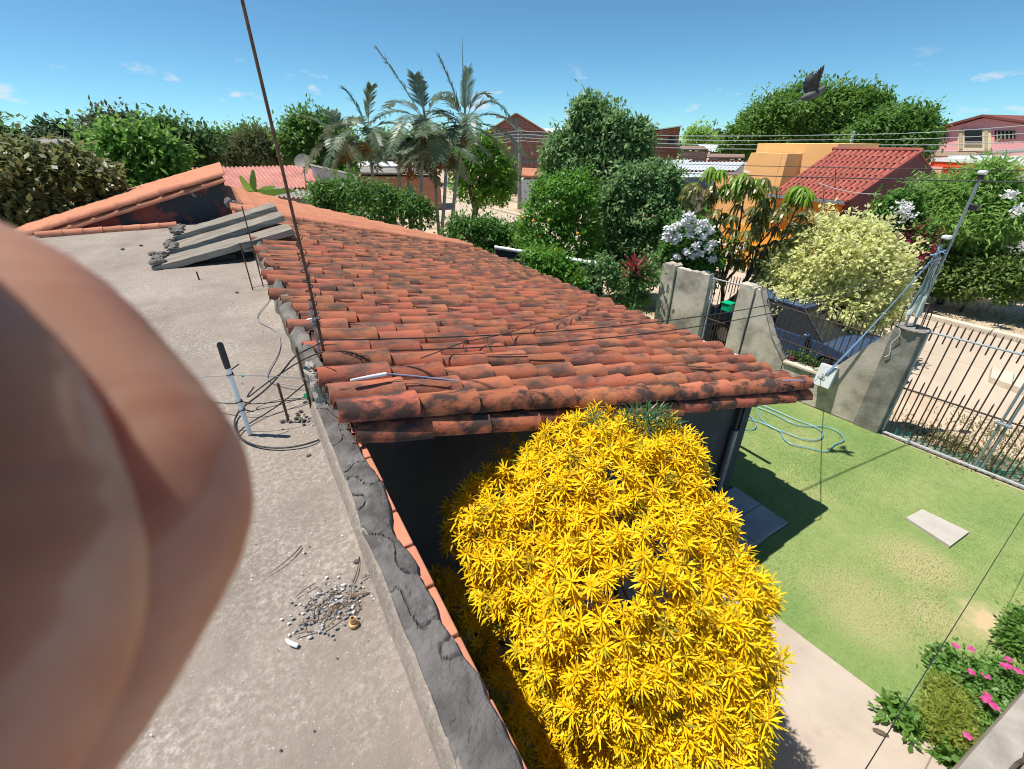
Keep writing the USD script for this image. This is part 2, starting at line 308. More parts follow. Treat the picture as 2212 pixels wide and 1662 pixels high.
MAT = dict(
    slab=slab_mat(),
    curb=two_tone('curb_mortar', (.30, .265, .225), (.44, .40, .34), 5.0, .9, .5, 60),
    mortar=two_tone('dark_mortar', (.085, .076, .072), (.18, .165, .155), 7.0, .92, .9, 45, c3=(.24, .22, .20), s3=5, t3=(.56, .68)),
    tile=two_tone('stained_roof_tile', (.38, .118, .062), (.49, .168, .092), 5.0, .85, .22, 60, c3=(.13, .072, .055), s3=5.0, t3=(.42, .60), rand=.15, spec=.2, stretch=(.6, 1.3, 1)),
    tile_edge=two_tone('blackened_roof_tile', (.40, .12, .062), (.49, .165, .088), 5.0, .85, .25, 60, c3=(.075, .048, .04), s3=6.5, t3=(.44, .58), rand=.2, spec=.2, stretch=(.7, 1.3, 1)),
    tile_mid=two_tone('weathered_roof_tile', (.37, .125, .07), (.47, .172, .10), 6.0, .85, .2, 60, c3=(.14, .075, .058), s3=3.4, t3=(.42, .58), rand=.15, spec=.2),
    tile_clean=two_tone('orange_roof_tile', (.47, .185, .105), (.55, .235, .14), 4.0, .8, .15, 50, c3=(.38, .14, .08), s3=2, t3=(.55, .7), rand=.1, spec=.2),
    tile_red=two_tone('red_roof_tile', (.32, .085, .062), (.39, .115, .085), 4.0, .75, .1, 50, rand=.1, spec=.25),
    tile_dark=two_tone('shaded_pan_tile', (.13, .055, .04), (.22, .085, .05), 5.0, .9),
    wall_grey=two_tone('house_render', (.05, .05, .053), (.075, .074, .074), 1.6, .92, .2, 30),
    gable=two_tone('peeling_red_wall', (.20, .055, .04), (.26, .075, .055), 2.4, .92, .3, 30, c3=(.045, .045, .05), s3=1.1, t3=(.5, .55), speck=((.30, .28, .26), 3.6, .66)),
    mortar_light=two_tone('grey_mortar', (.11, .097, .085), (.24, .215, .185), 7.0, .92, .9, 45, c3=(.10, .09, .085), s3=5, t3=(.56, .68)),
    plank=two_tone('weathered_concrete_plank', (.19, .16, .125), (.33, .285, .23), 5.0, .92, .8, 40, stretch=(.35, 2.2, 2), c3=(.15, .14, .125), s3=4, t3=(.56, .68)),
    fence_wall=two_tone('stained_wall_plaster', (.49, .42, .34), (.64, .56, .465), 2.2, .92, .4, 40, c3=(.19, .17, .145), s3=1.7, t3=(.47, .68)),
    fence_dark=two_tone('mildewed_plaster', (.16, .145, .125), (.33, .305, .265), 4.0, .95, .4, 40),
    iron=two_tone('rusted_iron', (.045, .036, .03), (.085, .058, .042), 14.0, .75),
    rust=two_tone('rusty_rebar', (.085, .045, .028), (.17, .085, .048), 30.0, .85, .4, 120),
    rail=two_tone('pale_steel', (.38, .39, .40), (.52, .53, .54), 8.0, .5, metallic=.2),
    galv=two_tone('galvanised_pipe', (.22, .26, .29), (.31, .35, .38), 8.0, .45, metallic=.3),
    white=plain('white_paint', (.80, .80, .79), .5), white_pvc=plain('white_plastic_pipe', (.76, .77, .80), .35),
    black=plain('black_rubber', (.016, .016, .017), .5), cable=plain('black_cable', (.028, .026, .025), .5), grey_cable=plain('grey_cable', (.30, .29, .29), .5),
    blue_cable=plain('light_blue_cable', (.28, .45, .68), .45), green=plain('green_plastic', (.0, .44, .20), .3), hose=plain('blue_hose', (.17, .42, .58), .35),
    cone=plain('tan_plastic', (.62, .34, .12), .45), bone=plain('off_white_shard', (.82, .80, .76), .5),
    sand=two_tone('sandy_ground', (.45, .335, .225), (.57, .44, .315), .8, .95, .3, 20, c3=(.30, .25, .13), s3=.55, t3=(.54, .66)),
    road=two_tone('pale_road_concrete', (.46, .365, .275), (.55, .445, .34), .7, .93, .15, 30),
    kerb=two_tone('pale_kerb', (.55, .46, .36), (.66, .57, .46), 3, .92, .2),
    path=two_tone('path_concrete', (.42, .345, .28), (.53, .445, .365), 1.2, .92, .25, 45, c3=(.38, .30, .25), s3=2.0, t3=(.55, .75)),
    pave=two_tone('grey_paving', (.36, .36, .36), (.45, .45, .445), 2.5, .9, .15),
    lid=two_tone('concrete_lid', (.43, .39, .34), (.50, .46, .405), 3.0, .9, .2),
    bark=two_tone('bark', (.06, .045, .033), (.15, .115, .085), 12.0, .95, .6, 40, stretch=(1, 1, .3)),
    palm_bark=two_tone('grey_palm_trunk', (.28, .255, .215), (.42, .385, .33), 6.0, .9, .3, stretch=(1, 1, 4)),
    brick=None)
# ---------------------------------------------------------------- the ground, lawn, path, street
def sheet(poly, z, step=None): 
    p = np.asarray(poly, float); p3 = np.c_[p, np.full(len(p), z)]
    tri = np.array(m3.triangulate([p if area(p) > 0 else p[::-1]]))
    if area(p) < 0: tri = len(p) - 1 - tri[:, ::-1]
    a = p[tri[0]]
    if (a[1] - a[0])[0] * (a[2] - a[0])[1] - (a[1] - a[0])[1] * (a[2] - a[0])[0] < 0: tri = tri[:, ::-1]
    return p3, tri
def struct(name, mesh, mat, label, cat='ground', smooth=False): return solo(name, mesh, mat, label, cat, kind='structure', smooth=smooth)
ang = np.linspace(0, 2 * np.pi, 73)[:-1]
struct('ground', sheet(np.c_[600 * np.cos(ang), 600 * np.sin(ang)], -.03), MAT['sand'], 'pale sandy ground of the neighbourhood beyond the fences')
LAWN = [(4.07, 1.09), (4.14, .35), (4.25, -.5), (4.6, -1.6), (9.35, -1.6), (8.98, 2.4), (8.45, 7.8), (8.1, 11.5), (5.3, 11.5), (5.3, 2.86), (5.5, 2.86), (5.48, 1.96), (5.0, 1.95), (4.0, 1.9)]
def lawn_mat():
    N = {'g': ('geometry', {}), 'n1': ('noise_texture', {'scale': .55, 'detail': 5.0, 'roughness': .6}), 'n2': ('noise_texture', {'scale': 9.0, 'detail': 6.0, 'roughness': .7}),
         'r1': ('rgb_ramp', {'ramp': [(.3, (.155, .26, .075)), (.50, (.245, .32, .11)), (.70, (.37, .38, .16))]}),
         'r2': ('rgb_ramp', {'ramp': [(.3, (.82, .84, .82)), (.55, (1, 1, 1)), (.75, (1.08, 1.05, 1.0))]}), 'mu': ('mix_color', {'blend_type': 'multiply', 'fac': 1.0}), 'p': ('principled_bsdf', {'roughness': .95, 'specular_ior_level': .1}),
         'nb': ('noise_texture', {'scale': 55.0, 'detail': 3.0}), 'b': ('bump', {'strength': .7, 'distance': .02})}
    L = [('g.position', 'n1.vector'), ('g.position', 'n2.vector'), ('n1.fac', 'r1.fac'), ('n2.fac', 'r2.fac'), ('r1.color', 'mu.a'), ('r2.color', 'mu.b'), ('g.position', 'nb.vector'), ('nb.fac', 'b.height'), ('b.normal', 'p.normal')]
    out = 'mu.result'
    for i, (x, y, rad, s) in enumerate([(*G(2140, 1348)[:2], .33, .95), (*G(1985, 1215)[:2], .55, .4), (*G(1870, 1310)[:2], .7, .35), (*G(2030, 1335)[:2], .4, .4)]):   # worn bare patches
        N[f'd{i}'] = ('vector_math', {'math_type': 'distance', 'vector2': (x, y, 0)}); N[f'a{i}'] = ('math', {'math_type': 'multiply_add', 'value2': .55}); N[f's{i}'] = ('math', {'math_type': 'add'})
        N[f'mr{i}'] = ('map_range', {'from_min': rad * 1.0 + .27, 'from_max': rad * .5 + .22, 'to_min': 0.0, 'to_max': s, 'clamp': True}); N[f'mx{i}'] = ('mix_color', {'b': (.56, .42, .25)})
        L += [('g.position', f'd{i}.vector1'), ('n2.fac', f'a{i}.value1'), (f'd{i}.value', f'a{i}.value3'), (f'a{i}.value', f'mr{i}.value'), (f'mr{i}.result', f'mx{i}.fac'), (out, f'mx{i}.a')]; out = f'mx{i}.result'
    L.append((out, 'p.base_color')); return material('lawn', N, L)
struct('lawn', sheet(LAWN, -.004), lawn_mat(), 'bright green mown lawn between the house and the fence', 'lawn')
r = R('grass'); P = r.uniform([4.1, -1.3], [9.3, 8], (150000, 2))
import shapely
def inside(poly, q): return shapely.contains_xy(shapely.Polygon(poly), q[:, 0], q[:, 1])
P = P[inside(LAWN, P)]
for q, rad in ((G(2140, 1348), .40),): P = P[np.hypot(*(P - q[:2]).T) > rad * (.6 + .6 * meshkit.noise(np.c_[P * 6, P[:, :1] * 0]))]
lidp = np.array([G(u, v)[:2] for u, v in ((1955, 1122), (1990, 1104), (2091, 1153), (2050, 1184))])
P = P[~inside(lidp, P)]
k = len(P); hgt = .010 + .020 * meshkit.noise(np.c_[P * 1.3, P[:, :1] * 0]); o = np.c_[P, np.full(k, -.004)]; a = r.uniform(0, 6.28, k)
d = np.c_[r.normal(size=(k, 2)) * .6, np.ones(k)]; d = unit(d) * hgt[:, None]; w = np.c_[np.cos(a), np.sin(a), 0 * a] * .0026
solo('grass', (np.stack([o - w, o + w, o + d], 1).reshape(-1, 3), np.arange(3 * k).reshape(-1, 3)), leaf('grass_blades', (.22, .30, .085), (.33, .38, .135), .75, .2), 'short green grass blades covering the lawn', 'grass', kind='stuff')
path_poly = [(.36, 2.80), (5.2, 2.80), (5.0, 1.95), (4.0, 1.9), (4.07, 1.09), (4.14, .35), (4.25, -.5), (4.6, -1.6), (4.6, -4), (.36, -4)]
struct('path', sheet(path_poly, .02), MAT['path'], 'pinkish concrete path between the yellow bush and the lawn', 'path')
pv = thing('paving', 'bluish grey paving slabs at the foot of the house corner', 'paving', (5.3, 2.3, 0), kind='structure')
for x0, x1, y0, y1 in ((4.1, 4.78, 1.97, 2.79), (4.795, 5.49, 1.97, 2.36), (4.795, 5.49, 2.375, 2.79)): part(pv, 'paving_slab', rbox(((x0 + x1) / 2, (y0 + y1) / 2, .02), ((x1 - x0) / 2, (y1 - y0) / 2, .022), .008), MAT['pave'])
lc = [np.r_[q, -.02] for q in lidp]
solo('concrete_lid', slab_poly(lc, (0, 0, .055)), MAT['lid'], 'flat rectangular concrete cover set into the lawn', 'concrete cover')
# street: slabs of pale concrete, far kerb, sandy verge
rd = thing('road', 'pale concrete street of large slabs beyond the fence', 'road', (13.8, 5, 0), kind='structure')
for i in range(16):
    for j in range(2):
        y0 = -9 + i * 3.3; part(rd, 'road_slab', box((11.3 + j * 2.68, y0, -.06), (11.3 + j * 2.68 + 2.665, y0 + 3.285, -.012 + .003 * ((i * 7 + j * 3) % 3))), MAT['road'])
kb = thing('kerb', 'pale concrete kerb along the far side of the street', 'kerb', (16.8, 5, 0), kind='structure')
for i in range(30): part(kb, 'kerb_stone', rbox((16.82, -9 + i * 1.75 + .86, .02), (.11, .862, .10), .02), MAT['kerb'])
r = R('weeds'); ms = []
def weed_patch(n, xy, sp, size, seed):
    r = R(seed); o = np.c_[np.asarray(xy) + r.normal(size=(n, 2)) * sp, np.full(n, -.03)]; d = r.normal(size=(n, 3)) * [.6, .6, .2] + [0, 0, .8]
    return leaves(o, d, r.normal(size=(n, 3)), size * r.uniform(.5, 1.3, n), size * .16, .3)
WEED = leaf('dry_weeds', (.16, .17, .05), (.34, .33, .13), .7, .2)
for i, (u, v, n, sp) in enumerate([(2100, 985, 900, (.25, .35)), (2160, 940, 700, (.3, .4)), (2060, 960, 500, (.25, .25)), (2000, 930, 400, (.2, .3)), (2200, 1000, 600, (.3, .4)), (2120, 665, 500, (.5, .8)), (2190, 700, 500, (.5, .7)), (2060, 690, 250, (.3, .5)), (2150, 720, 300, (.2, .8))]):
    ms.append(weed_patch(int(n * .55), G(u, v)[:2], sp, .10, ('w', i)))
solo('weeds', join(ms), WEED, 'patchy dry weeds on the sandy strips beside the street', 'weeds', kind='stuff')
struct('fence_footing', sheet([(8.96, 2.5), (9.24, -1.6), (11.2, -1.6), (11.2, 40), (5.4, 40)], -.022), MAT['sand'], 'sandy strip between the fence and the street', 'ground')

# ---------------------------------------------------------------- clay tiles
def tile(L, w0, w1, h, th=.012, n=8, seed=0, amp=.004):
    """barrel tile along +x from 0 (narrow upper end) to L (wide lower end), crest at z = 0"""
    a = np.linspace(0, np.pi, n + 1); rows = []
    for x, w, hh in ((0, w1, h * .86), (L * .5, (w0 + w1) / 2, h * .95), (L, w0, h)):
        for q in (0, th): rows.append(np.stack([np.full(n + 1, x), np.cos(a) * (w / 2 - q), np.sin(a) * (hh - q) - hh + (0 if x == L else -.008)], 1))
    v = np.vstack(rows); m_ = n + 1; o = [0, m_, 2 * m_, 3 * m_, 4 * m_, 5 * m_]; f = []
    for i in range(n):
        for s in (0, 1):
            p, q = o[2 * s], o[2 * s + 2]; f += [[p + i, q + i, q + i + 1], [p + i, q + i + 1, p + i + 1]]
            p, q = o[2 * s + 1], o[2 * s + 3]; f += [[p + i, q + i + 1, q + i], [p + i, p + i + 1, q + i + 1]]
        p, q = o[4], o[5]; f += [[p + i, q + i, q + i + 1], [p + i, q + i + 1, p + i + 1]]
        p, q = o[0], o[1]; f += [[p + i, q + i + 1, q + i], [p + i, p + i + 1, q + i + 1]]
    for s in (0, 2):
        for e in (0, n): p = [o[s] + e, o[s + 1] + e, o[s + 3] + e, o[s + 2] + e]; f += [[p[0], p[1], p[2]], [p[0], p[2], p[3]]] if e == 0 else [[p[0], p[2], p[1]], [p[0], p[3], p[2]]]
    r = np.random.default_rng(seed); v[:, 2] += amp * (meshkit.noise(v * [9, 14, 9] + seed * 3.1, seed) - .5) * 2
    return v, np.array(f)
def lay(mesh, p, ex, ey, ez):
    v, f = mesh; return np.asarray(p) + v[:, :1] * ex + v[:, 1:2] * ey + v[:, 2:] * ez, f
SLOPE = .24
def roof_frame(s, sign=1): ex = unit(np.array([sign, 0, -s])); ey = np.array([0, sign, 0.0]); return ex, ey, np.cross(ex, ey)
EX, EY, EZ = roof_frame(SLOPE)
def main_z(x): return 3.34 - SLOPE * x - .025 * math.sin(max(0, min(1, (x - .3) / 5.4)) * math.pi) * .6
EXPO, X0 = .410, .26
house = thing('tiled_roof_house', 'low grey house under a stained clay tile roof that slopes to the lawn', 'house', (3, 6, 0))
wz = lambda x: main_z(x) - .17
front = [(.34, 2.86, -.05), (5.3, 2.86, -.05), (5.3, 2.86, wz(5.3)), (.34, 2.86, wz(.34))]
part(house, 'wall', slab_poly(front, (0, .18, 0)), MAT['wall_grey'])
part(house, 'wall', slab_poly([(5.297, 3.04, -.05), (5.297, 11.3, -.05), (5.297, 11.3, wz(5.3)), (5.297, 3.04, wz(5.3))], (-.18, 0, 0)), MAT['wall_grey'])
part(house, 'corner_column', box((5.18, 2.80, 0), (5.33, 2.857, wz(5.3))), MAT['wall_grey'])
part(house, 'downpipe', tube([(5.08, 2.80, 0.02), (5.08, 2.80, 1.2)], .045, 10), MAT['galv'])
part(house, 'downpipe', tube([(5.08, 2.81, 1.203), (5.10, 2.81, wz(5.1) - .02)], .03, 8), MAT['wall_grey'], label='narrow dark upper length of downpipe')
deck = np.array([(.3, 2.34, main_z(.3) - .135), (5.62, 2.34, main_z(5.62) - .135), (5.62, 11.45, main_z(5.62) - .135), (.3, 11.45, main_z(.3) - .135)])
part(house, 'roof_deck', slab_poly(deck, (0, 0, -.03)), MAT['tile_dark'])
for i in range(18): part(house, 'rafter', box((5.16, 2.6 + i * .5, main_z(5.62) - .24), (5.60, 2.65 + i * .5, main_z(5.62) - .168)), MAT['bark'])
near, far, r = [], [], R('tiles')
ROWS = [2.42 + .267 * k for k in range(34)]
for k, y in enumerate(ROWS):
    off = r.uniform(-.12, .12) if k else 0; lift_row = .02 * r.normal() if k != 3 else .045
    for i in range(14):
        x = X0 + off + i * EXPO
        if x > 5.42 or x < .12: continue
        L = .48; 
        if k == 0: L = .475
        q = lay(tile(L, .240, .185, .108 if k else .112, n=8, seed=k * 31 + i, amp=.004), (0, 0, 0), EX, EY, EZ)
        yaw = r.normal() * .012; tilt = .062 + r.normal() * .007; v = q[0]
        v = np.c_[v[:, 0] - yaw * v[:, 1], v[:, 1] + yaw * v[:, 0], v[:, 2] + tilt * v[:, 0]]
        p = np.array([x, y + r.normal() * .004 + .008 * math.sin(i * .9 + k * .5), main_z(x) - .013 + lift_row * .35 + r.normal() * .004 + (.02 if k == 0 else 0)])
        near.append((v + p, q[1], k))
    if k == 0:                                                     # second course under the verge
        for i in range(14):
            x = X0 + .06 + i * .405
            if x > 5.40: continue
            q = lay(tile(.47, .225, .18, .11, n=8, seed=900 + i), (x, 2.365 + r.normal() * .005, main_z(x) - .100 + r.normal() * .005), EX, EY, EZ); near.append((*q, 0))
    for i in range(14):                                            # pans between the rows
        x = .3 + i * .41
        if x > 5.4: continue
        v, f = tile(.46, .24, .20, .08, n=5, seed=1); v = v * [1, 1, -1]; far.append((lay((v, f[:, ::-1]), (x, y + .134, main_z(x) - .105), EX, EY, EZ)))
dist = [np.linalg.norm(q[0].mean(0) - EYE) for q in near]; order = np.argsort(dist)
for j in order[:296]: part(house, 'roof_tile', near[j][:2], MAT['tile_edge' if near[j][2] < 1 else 'tile'], smooth=45)
part(house, 'far_roof_tiling', join([near[j][:2] for j in order[296:]]), MAT['tile_mid'], smooth=45, kind='stuff')
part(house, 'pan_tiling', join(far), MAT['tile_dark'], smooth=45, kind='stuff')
part(house, 'eave_gutter', tube([(5.93, 3.3, main_z(5.8) - .17), (5.93, 6.2, main_z(5.8) - .18)], .035, 8), MAT['rail'])
# mortar that seals the upper tile ends along the flat roof
def ridge_strip(y0, y1, x0, x1, zb, zt, n, seed, amp=.03):
    def fn(a, b):
        y = y0 + a * (y1 - y0); w = b * 4; i = np.minimum(w.astype(int), 3); t = w - i
        X = np.array([x0, x0 + .02, (x0 + x1) / 2, x1 - .01, x1 + .01]); Z = np.array([zb, zt - .04, zt, zt - .01, zb])
        x = X[i] * (1 - t) + X[i + 1] * t; z = Z[i] * (1 - t) + Z[i + 1] * t; q = np.c_[x * 4, y * 2.6, z * 4]
        e = (meshkit.fbm(q * 1.6, 4, seed) - .5) * 2 * amp; up = np.sin(b * np.pi)
        lump = np.maximum(0, meshkit.fbm(np.c_[y * 3.2, x * 3, z * 0], 2, seed + 5) - .5) * amp * 4 * up
        return np.c_[x + e * .9, y, z + (e * .8 + lump) * up]
    return grid(n, 17, fn)
part(house, 'mortar_seal', ridge_strip(2.95, 8.0, .165, .30, 2.94, 3.215, 320, 3, .04), MAT['mortar_light'], smooth=50)

# ---------------------------------------------------------------- the flat concrete roof and what belongs to it
ZS = 2.95
flat = thing('flat_roof', 'grey concrete flat roof with a mortared edge beside the tiled roof', 'flat roof', (-1.5, 5, ZS))
def slab_fn(a, b):
    x, y = -4.3 + a * 4.49, -3 + b * 15.66
    z = ZS + .012 * (meshkit.fbm(np.c_[x * .9, y * .9, x * 0], 3, 4) - .5) * 2 - .006; z = z + .035 * np.clip((x - .06) / .13, 0, 1) ** 2
    return np.c_[x, y, z]
part(flat, 'concrete_slab', grid(110, 260, slab_fn), MAT['slab'], smooth=True)
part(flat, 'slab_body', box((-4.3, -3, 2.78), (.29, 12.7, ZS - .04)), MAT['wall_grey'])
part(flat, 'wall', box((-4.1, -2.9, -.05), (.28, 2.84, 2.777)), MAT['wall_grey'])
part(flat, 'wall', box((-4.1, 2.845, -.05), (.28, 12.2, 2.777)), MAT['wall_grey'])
def curb_fn(a, b):
    y = -2.9 + a * 5.85; t = b; x = .135 + .045 * t; z = ZS + .010 + .078 * np.sin(np.clip(t * 1.2, 0, 1) * np.pi / 2)
    e = (meshkit.fbm(np.c_[x * 9, y * 3, z * 0], 4, 9) - .5) * .03
    return np.c_[x + e * .7 * t, y, z + e * .5]
part(flat, 'curb_face', grid(220, 8, curb_fn), MAT['slab'], smooth=60)
def cap_fn(a, b):
    y = -2.9 + a * 5.85; out = (meshkit.fbm(np.c_[y * 2.6, y * 0, y * 0], 3, 21) - .5) * .085 + (meshkit.fbm(np.c_[y * 11, y * 0, y * 0], 3, 22) - .5) * .02
    inn = (meshkit.fbm(np.c_[y * 3.1, y * 0 + 5, y * 0], 3, 23) - .5) * .05
    x0, x1 = .168 + inn * .6, .322 + out; x = x0 + (x1 - x0) * b
    z = ZS + .082 + .022 * np.sin(np.clip(b, 0, 1) * np.pi) ** .35 + ((meshkit.fbm(np.c_[x * 12, y * 5, x * 0], 4, 31) - .5) * .036 + (meshkit.noise(np.c_[x * 90, y * 70, x * 0], 41) - .5) * .006) * np.sin(b * np.pi) ** .4
    crack = np.abs(meshkit.fbm(np.c_[x * 7 + 3, y * 4.4, x * 0], 2, 77) - .5); z = z - .02 * np.clip(1 - crack / .012, 0, 1)
    return np.c_[x, y, z - .045 * (b > .97) - .02 * (b < .03)]
part(flat, 'mortar_cap', grid(700, 26, cap_fn), MAT['mortar'], smooth=35)
r = R('bricks')
for i in range(24): y = -2.9 + i * .242; part(flat, 'brick', rbox((.293, y + .118, ZS + .003), (.055 + r.uniform(-.004, .004), .1145, .062), .008), MAT['tile_clean'])
def lump(c, rad, seed): return blob(c, rad, 3, .45, 2.2, seed)
part(flat, 'mortar_lump', join([lump(G(705, 885, ZS + .02), (.06, .09, .09), 1), lump(G(690, 845, 3.10), (.05, .10, .13), 5), lump(G(676, 815, 3.14), (.05, .10, .10), 6), lump(G(722, 860, 3.05), (.06, .08, .13), 2), lump(G(700, 850, 3.02), (.05, .06, .10), 3)]), MAT['curb'], smooth=40)

# ---------------------------------------------------------------- the rear gabled house: left roof on its red gable wall, right roof beyond the main one
rear = thing('gabled_rear_house', 'rear house with clean orange tile roofs on both sides of a peeling red gable wall', 'house', (0, 14, 0))
GY = 12.78; lz = lambda x: 3.965 + .262 * x                         # crest of the left roof at x <= 0
part(rear, 'gable_wall', slab_poly([(-3.5, GY, 2.7), (.02, GY, 2.7), (.02, GY, lz(0) - .16), (-3.5, GY, lz(-3.5) - .16)], (0, .2, 0)), MAT['gable'])
part(rear, 'side_wall', slab_poly([(.02, GY + .205, 0), (.02, 17, 0), (.02, 17, lz(0) - .16), (.02, GY + .205, lz(0) - .16)], (-.2, 0, 0)), MAT['gable'])
part(rear, 'wall', box((-3.6, GY + .21, -.05), (-3.4, 17, 2.95)), MAT['gable']); part(rear, 'wall', box((.05, 12.6, -.05), (4.9, 12.75, 1.9)), MAT['wall_grey'])
LX, LY, LZ = roof_frame(.262, -1); many, back = [], []; r = R('rear')
for k in range(19):
    y = GY - .05 + k * .267
    for i in range(10):
        x = .06 - i * .41
        if x < -3.9: break
        q = lay(tile(.48, .262, .215, .10, n=8, seed=i + k * 13, amp=.002), (x, y + r.normal() * .004, lz(x) + .012), LX, LY, LZ); (many if k < 2 else back).append(q)
        if k == 0: many.append(lay(tile(.48, .23, .19, .11, n=8, seed=70 + i, amp=.002), (x - .03, y - .055, lz(x) - .115), LX, LY, LZ))
for i in range(7): many.append(lay(tile(.40, .20, .17, .11, n=8, seed=40 + i, amp=.002), (-3.32 + i * .31, 12.30, ZS + .105), np.array([1, 0, .004]), np.array([0, 1.0, 0]), np.array([0, 0, 1.0])))
rz = lambda x: main_z(x) + .05
edge = lambda x: 17.1 - .93 * x
for k in range(23):
    y = 11.42 + k * .267
    for i in range(14):
        x = .02 + i * .41 + (0 if k % 2 else .03)
        if x > 5.3 or y > edge(x): continue
        q = lay(tile(.48, .262, .215, .10, n=8, seed=i + k * 17, amp=.002), (x, y, rz(x) + (.03 if k == 0 else 0)), EX, EY, EZ); (many if k < 5 else back).append(q)
        if k == 0: many.append(lay(tile(.47, .22, .18, .10, n=8, seed=170 + i, amp=.002), (x + .03, y - .07, rz(x) - .085), EX, EY, EZ))
for q in many: part(rear, 'roof_tile', q, MAT['tile_clean'], smooth=45)
part(rear, 'roof_tiling', join(back), MAT['tile_clean'], smooth=45, kind='stuff')
part(rear, 'roof_deck', slab_poly([(.02, 11.5, rz(0) - .15), (5.4, 11.5, rz(5.4) - .15), (5.4, 12.0, rz(5.4) - .15), (.02, 17.0, rz(0) - .15)], (0, 0, -.04)), MAT['tile_clean'])
part(rear, 'roof_deck', slab_poly([(0, GY, lz(0) - .13), (-3.9, GY, lz(-3.9) - .13), (-3.9, 17.2, lz(-3.9) - .13), (0, 17.2, lz(0) - .13)], (0, 0, -.03)), MAT['tile_clean'])
part(rear, 'mortar_seal', join([blob((.0 + .1 * i, 12.35 - .02 * i, 3.36 - .05 * i), (.09, .08, .10), 2, .4, 2, i) for i in range(9)]), MAT['mortar'], smooth=40)

# ---------------------------------------------------------------- three concrete planks leaning over the opening
pk = thing('plank_cover', 'three weathered concrete planks leaning side by side with mortar at the low end', 'concrete planks', (-.2, 9, ZS))
r = R('plank')
lowp = [(330, 588, 8.12), (352, 548, 8.86), (372, 512, 9.55)]; hip = [(633, 496, 8.12), (612, 466, 8.86), (596, 446, 9.55)]
for i in range(3):
    a, b = YP(lowp[i][0], lowp[i][1], lowp[i][2]), YP(hip[i][0], hip[i][1], hip[i][2]); a[2] = max(a[2], ZS + .04 + .05 * i) 
    ex = (b - a) / 2; L = np.linalg.norm(ex); ez = np.cross(ex / L, [0, 1, 0]); ez *= np.sign(ez[2]); wv = .335
    def fn(p, q, a=a, ex=ex, ez=ez, i=i):
        t = q * 4; seg = np.minimum(t.astype(int), 3); u = t - seg
        yy = np.array([0, 0, 1, 1, 0.])[seg] * (1 - u) + np.array([0, 0, 1, 1, 0.])[seg + 1] * u
        zz = np.array([-1, 0, 0, -1, -1.])[seg] * (1 - u) + np.array([-1, 0, 0, -1, -1.])[seg + 1] * u
        v = a + p[:, None] * 2 * ex + yy[:, None] * np.array([0, 2 * wv, 0]) + zz[:, None] * ez * .085
        return v + ez * ((meshkit.fbm(v * [5, 9, 5], 4, i) - .5) * .035)[:, None]
    vv, ff = grid(60, 29, fn); e = fn(np.array([0, 0, 0, 0, 1, 1, 1, 1.]), np.array([0, .25, .5, .75] * 2))
    part(pk, 'plank', join([(vv, ff), (e, np.array([[0, 1, 2], [0, 2, 3], [4, 6, 5], [4, 7, 6]]))]), MAT['plank'], smooth=40)
    part(pk, 'mortar_lump', join([blob(a + [.08 + .04 * r.normal(), .1 * j + .05, .045 + .03 * r.random()], (.07, .06, .035), 2, .6, 2.4, i * 9 + j) for j in range(8)]), MAT['mortar_light'], smooth=30)
part(pk, 'support_wall', box((-.1, 8.5, ZS - .02), (.20, 9.9, 3.12)), MAT['wall_grey']); part(pk, 'support_wall', box((-1.0, 8.45, ZS - .02), (-.103, 9.9, 3.0)), MAT['mortar'])
part(pk, 'pipe_stub', tube([(.02, 8.35, 3.06), (.2, 8.35, 3.07)], .03, 8), MAT['white_pvc'])
# ---------------------------------------------------------------- small things on the flat roof
def on(u, v): return G(u, v, ZS)
rod_xy = (.335, 3.32)
rod = thing('steel_rod', 'tall rusty steel rod wound with wire, rising out of the frame from the roof edge', 'rod', (*rod_xy, 3.0))
zt = 7.1
part(rod, 'shaft', tube(smooth_path([(rod_xy[0], rod_xy[1], 2.95), (rod_xy[0] + .005, rod_xy[1], 3.6), (rod_xy[0] - .003, rod_xy[1] + .01, 4.4), (rod_xy[0], rod_xy[1], zt)], 30), np.linspace(.0105, .0085, 30), 8), MAT['rust'], smooth=60)
part(rod, 'side_bar', tube([(rod_xy[0] - .03, rod_xy[1] - .005, 2.98), (rod_xy[0] - .018, rod_xy[1] - .004, 3.6)], .009, 7), MAT['galv'])
t = np.linspace(0, 1, 150); r = R('wire'); 
wind = np.c_[rod_xy[0] + np.cos(t * 62 + np.sin(t * 9)) * (.02 + .012 * np.sin(t * 40) ** 2), rod_xy[1] + np.sin(t * 62 + np.sin(t * 9)) * (.02 + .012 * np.sin(t * 33) ** 2), 3.42 + t * .62 ** 1.0 * (.4 + .6 * t)]
part(rod, 'wound_wire', tube(wind, .0035, 5), MAT['cable'])
part(rod, 'clamp', tube([(rod_xy[0] - .06, rod_xy[1], 3.48), (rod_xy[0] + .03, rod_xy[1] - .01, 3.49)], .008, 6), MAT['rail'])
pb = on(540, 938); pole_t = vert(pb[:2], 740)
wp = thing('white_pole', 'thin white pole with a black end cap standing on the flat roof', 'pole', pb)
part(wp, 'pipe', tube([pb, (pb[0], pb[1], pole_t - .16)], .0135, 10), MAT['white'], smooth=50); part(wp, 'end_cap', tube([(pb[0], pb[1], pole_t - .163), (pb[0], pb[1], pole_t - .1), (pb[0], pb[1], pole_t - .012), (pb[0], pb[1], pole_t)], [.0165, .018, .017, .010], 10), MAT['black'], smooth=50)
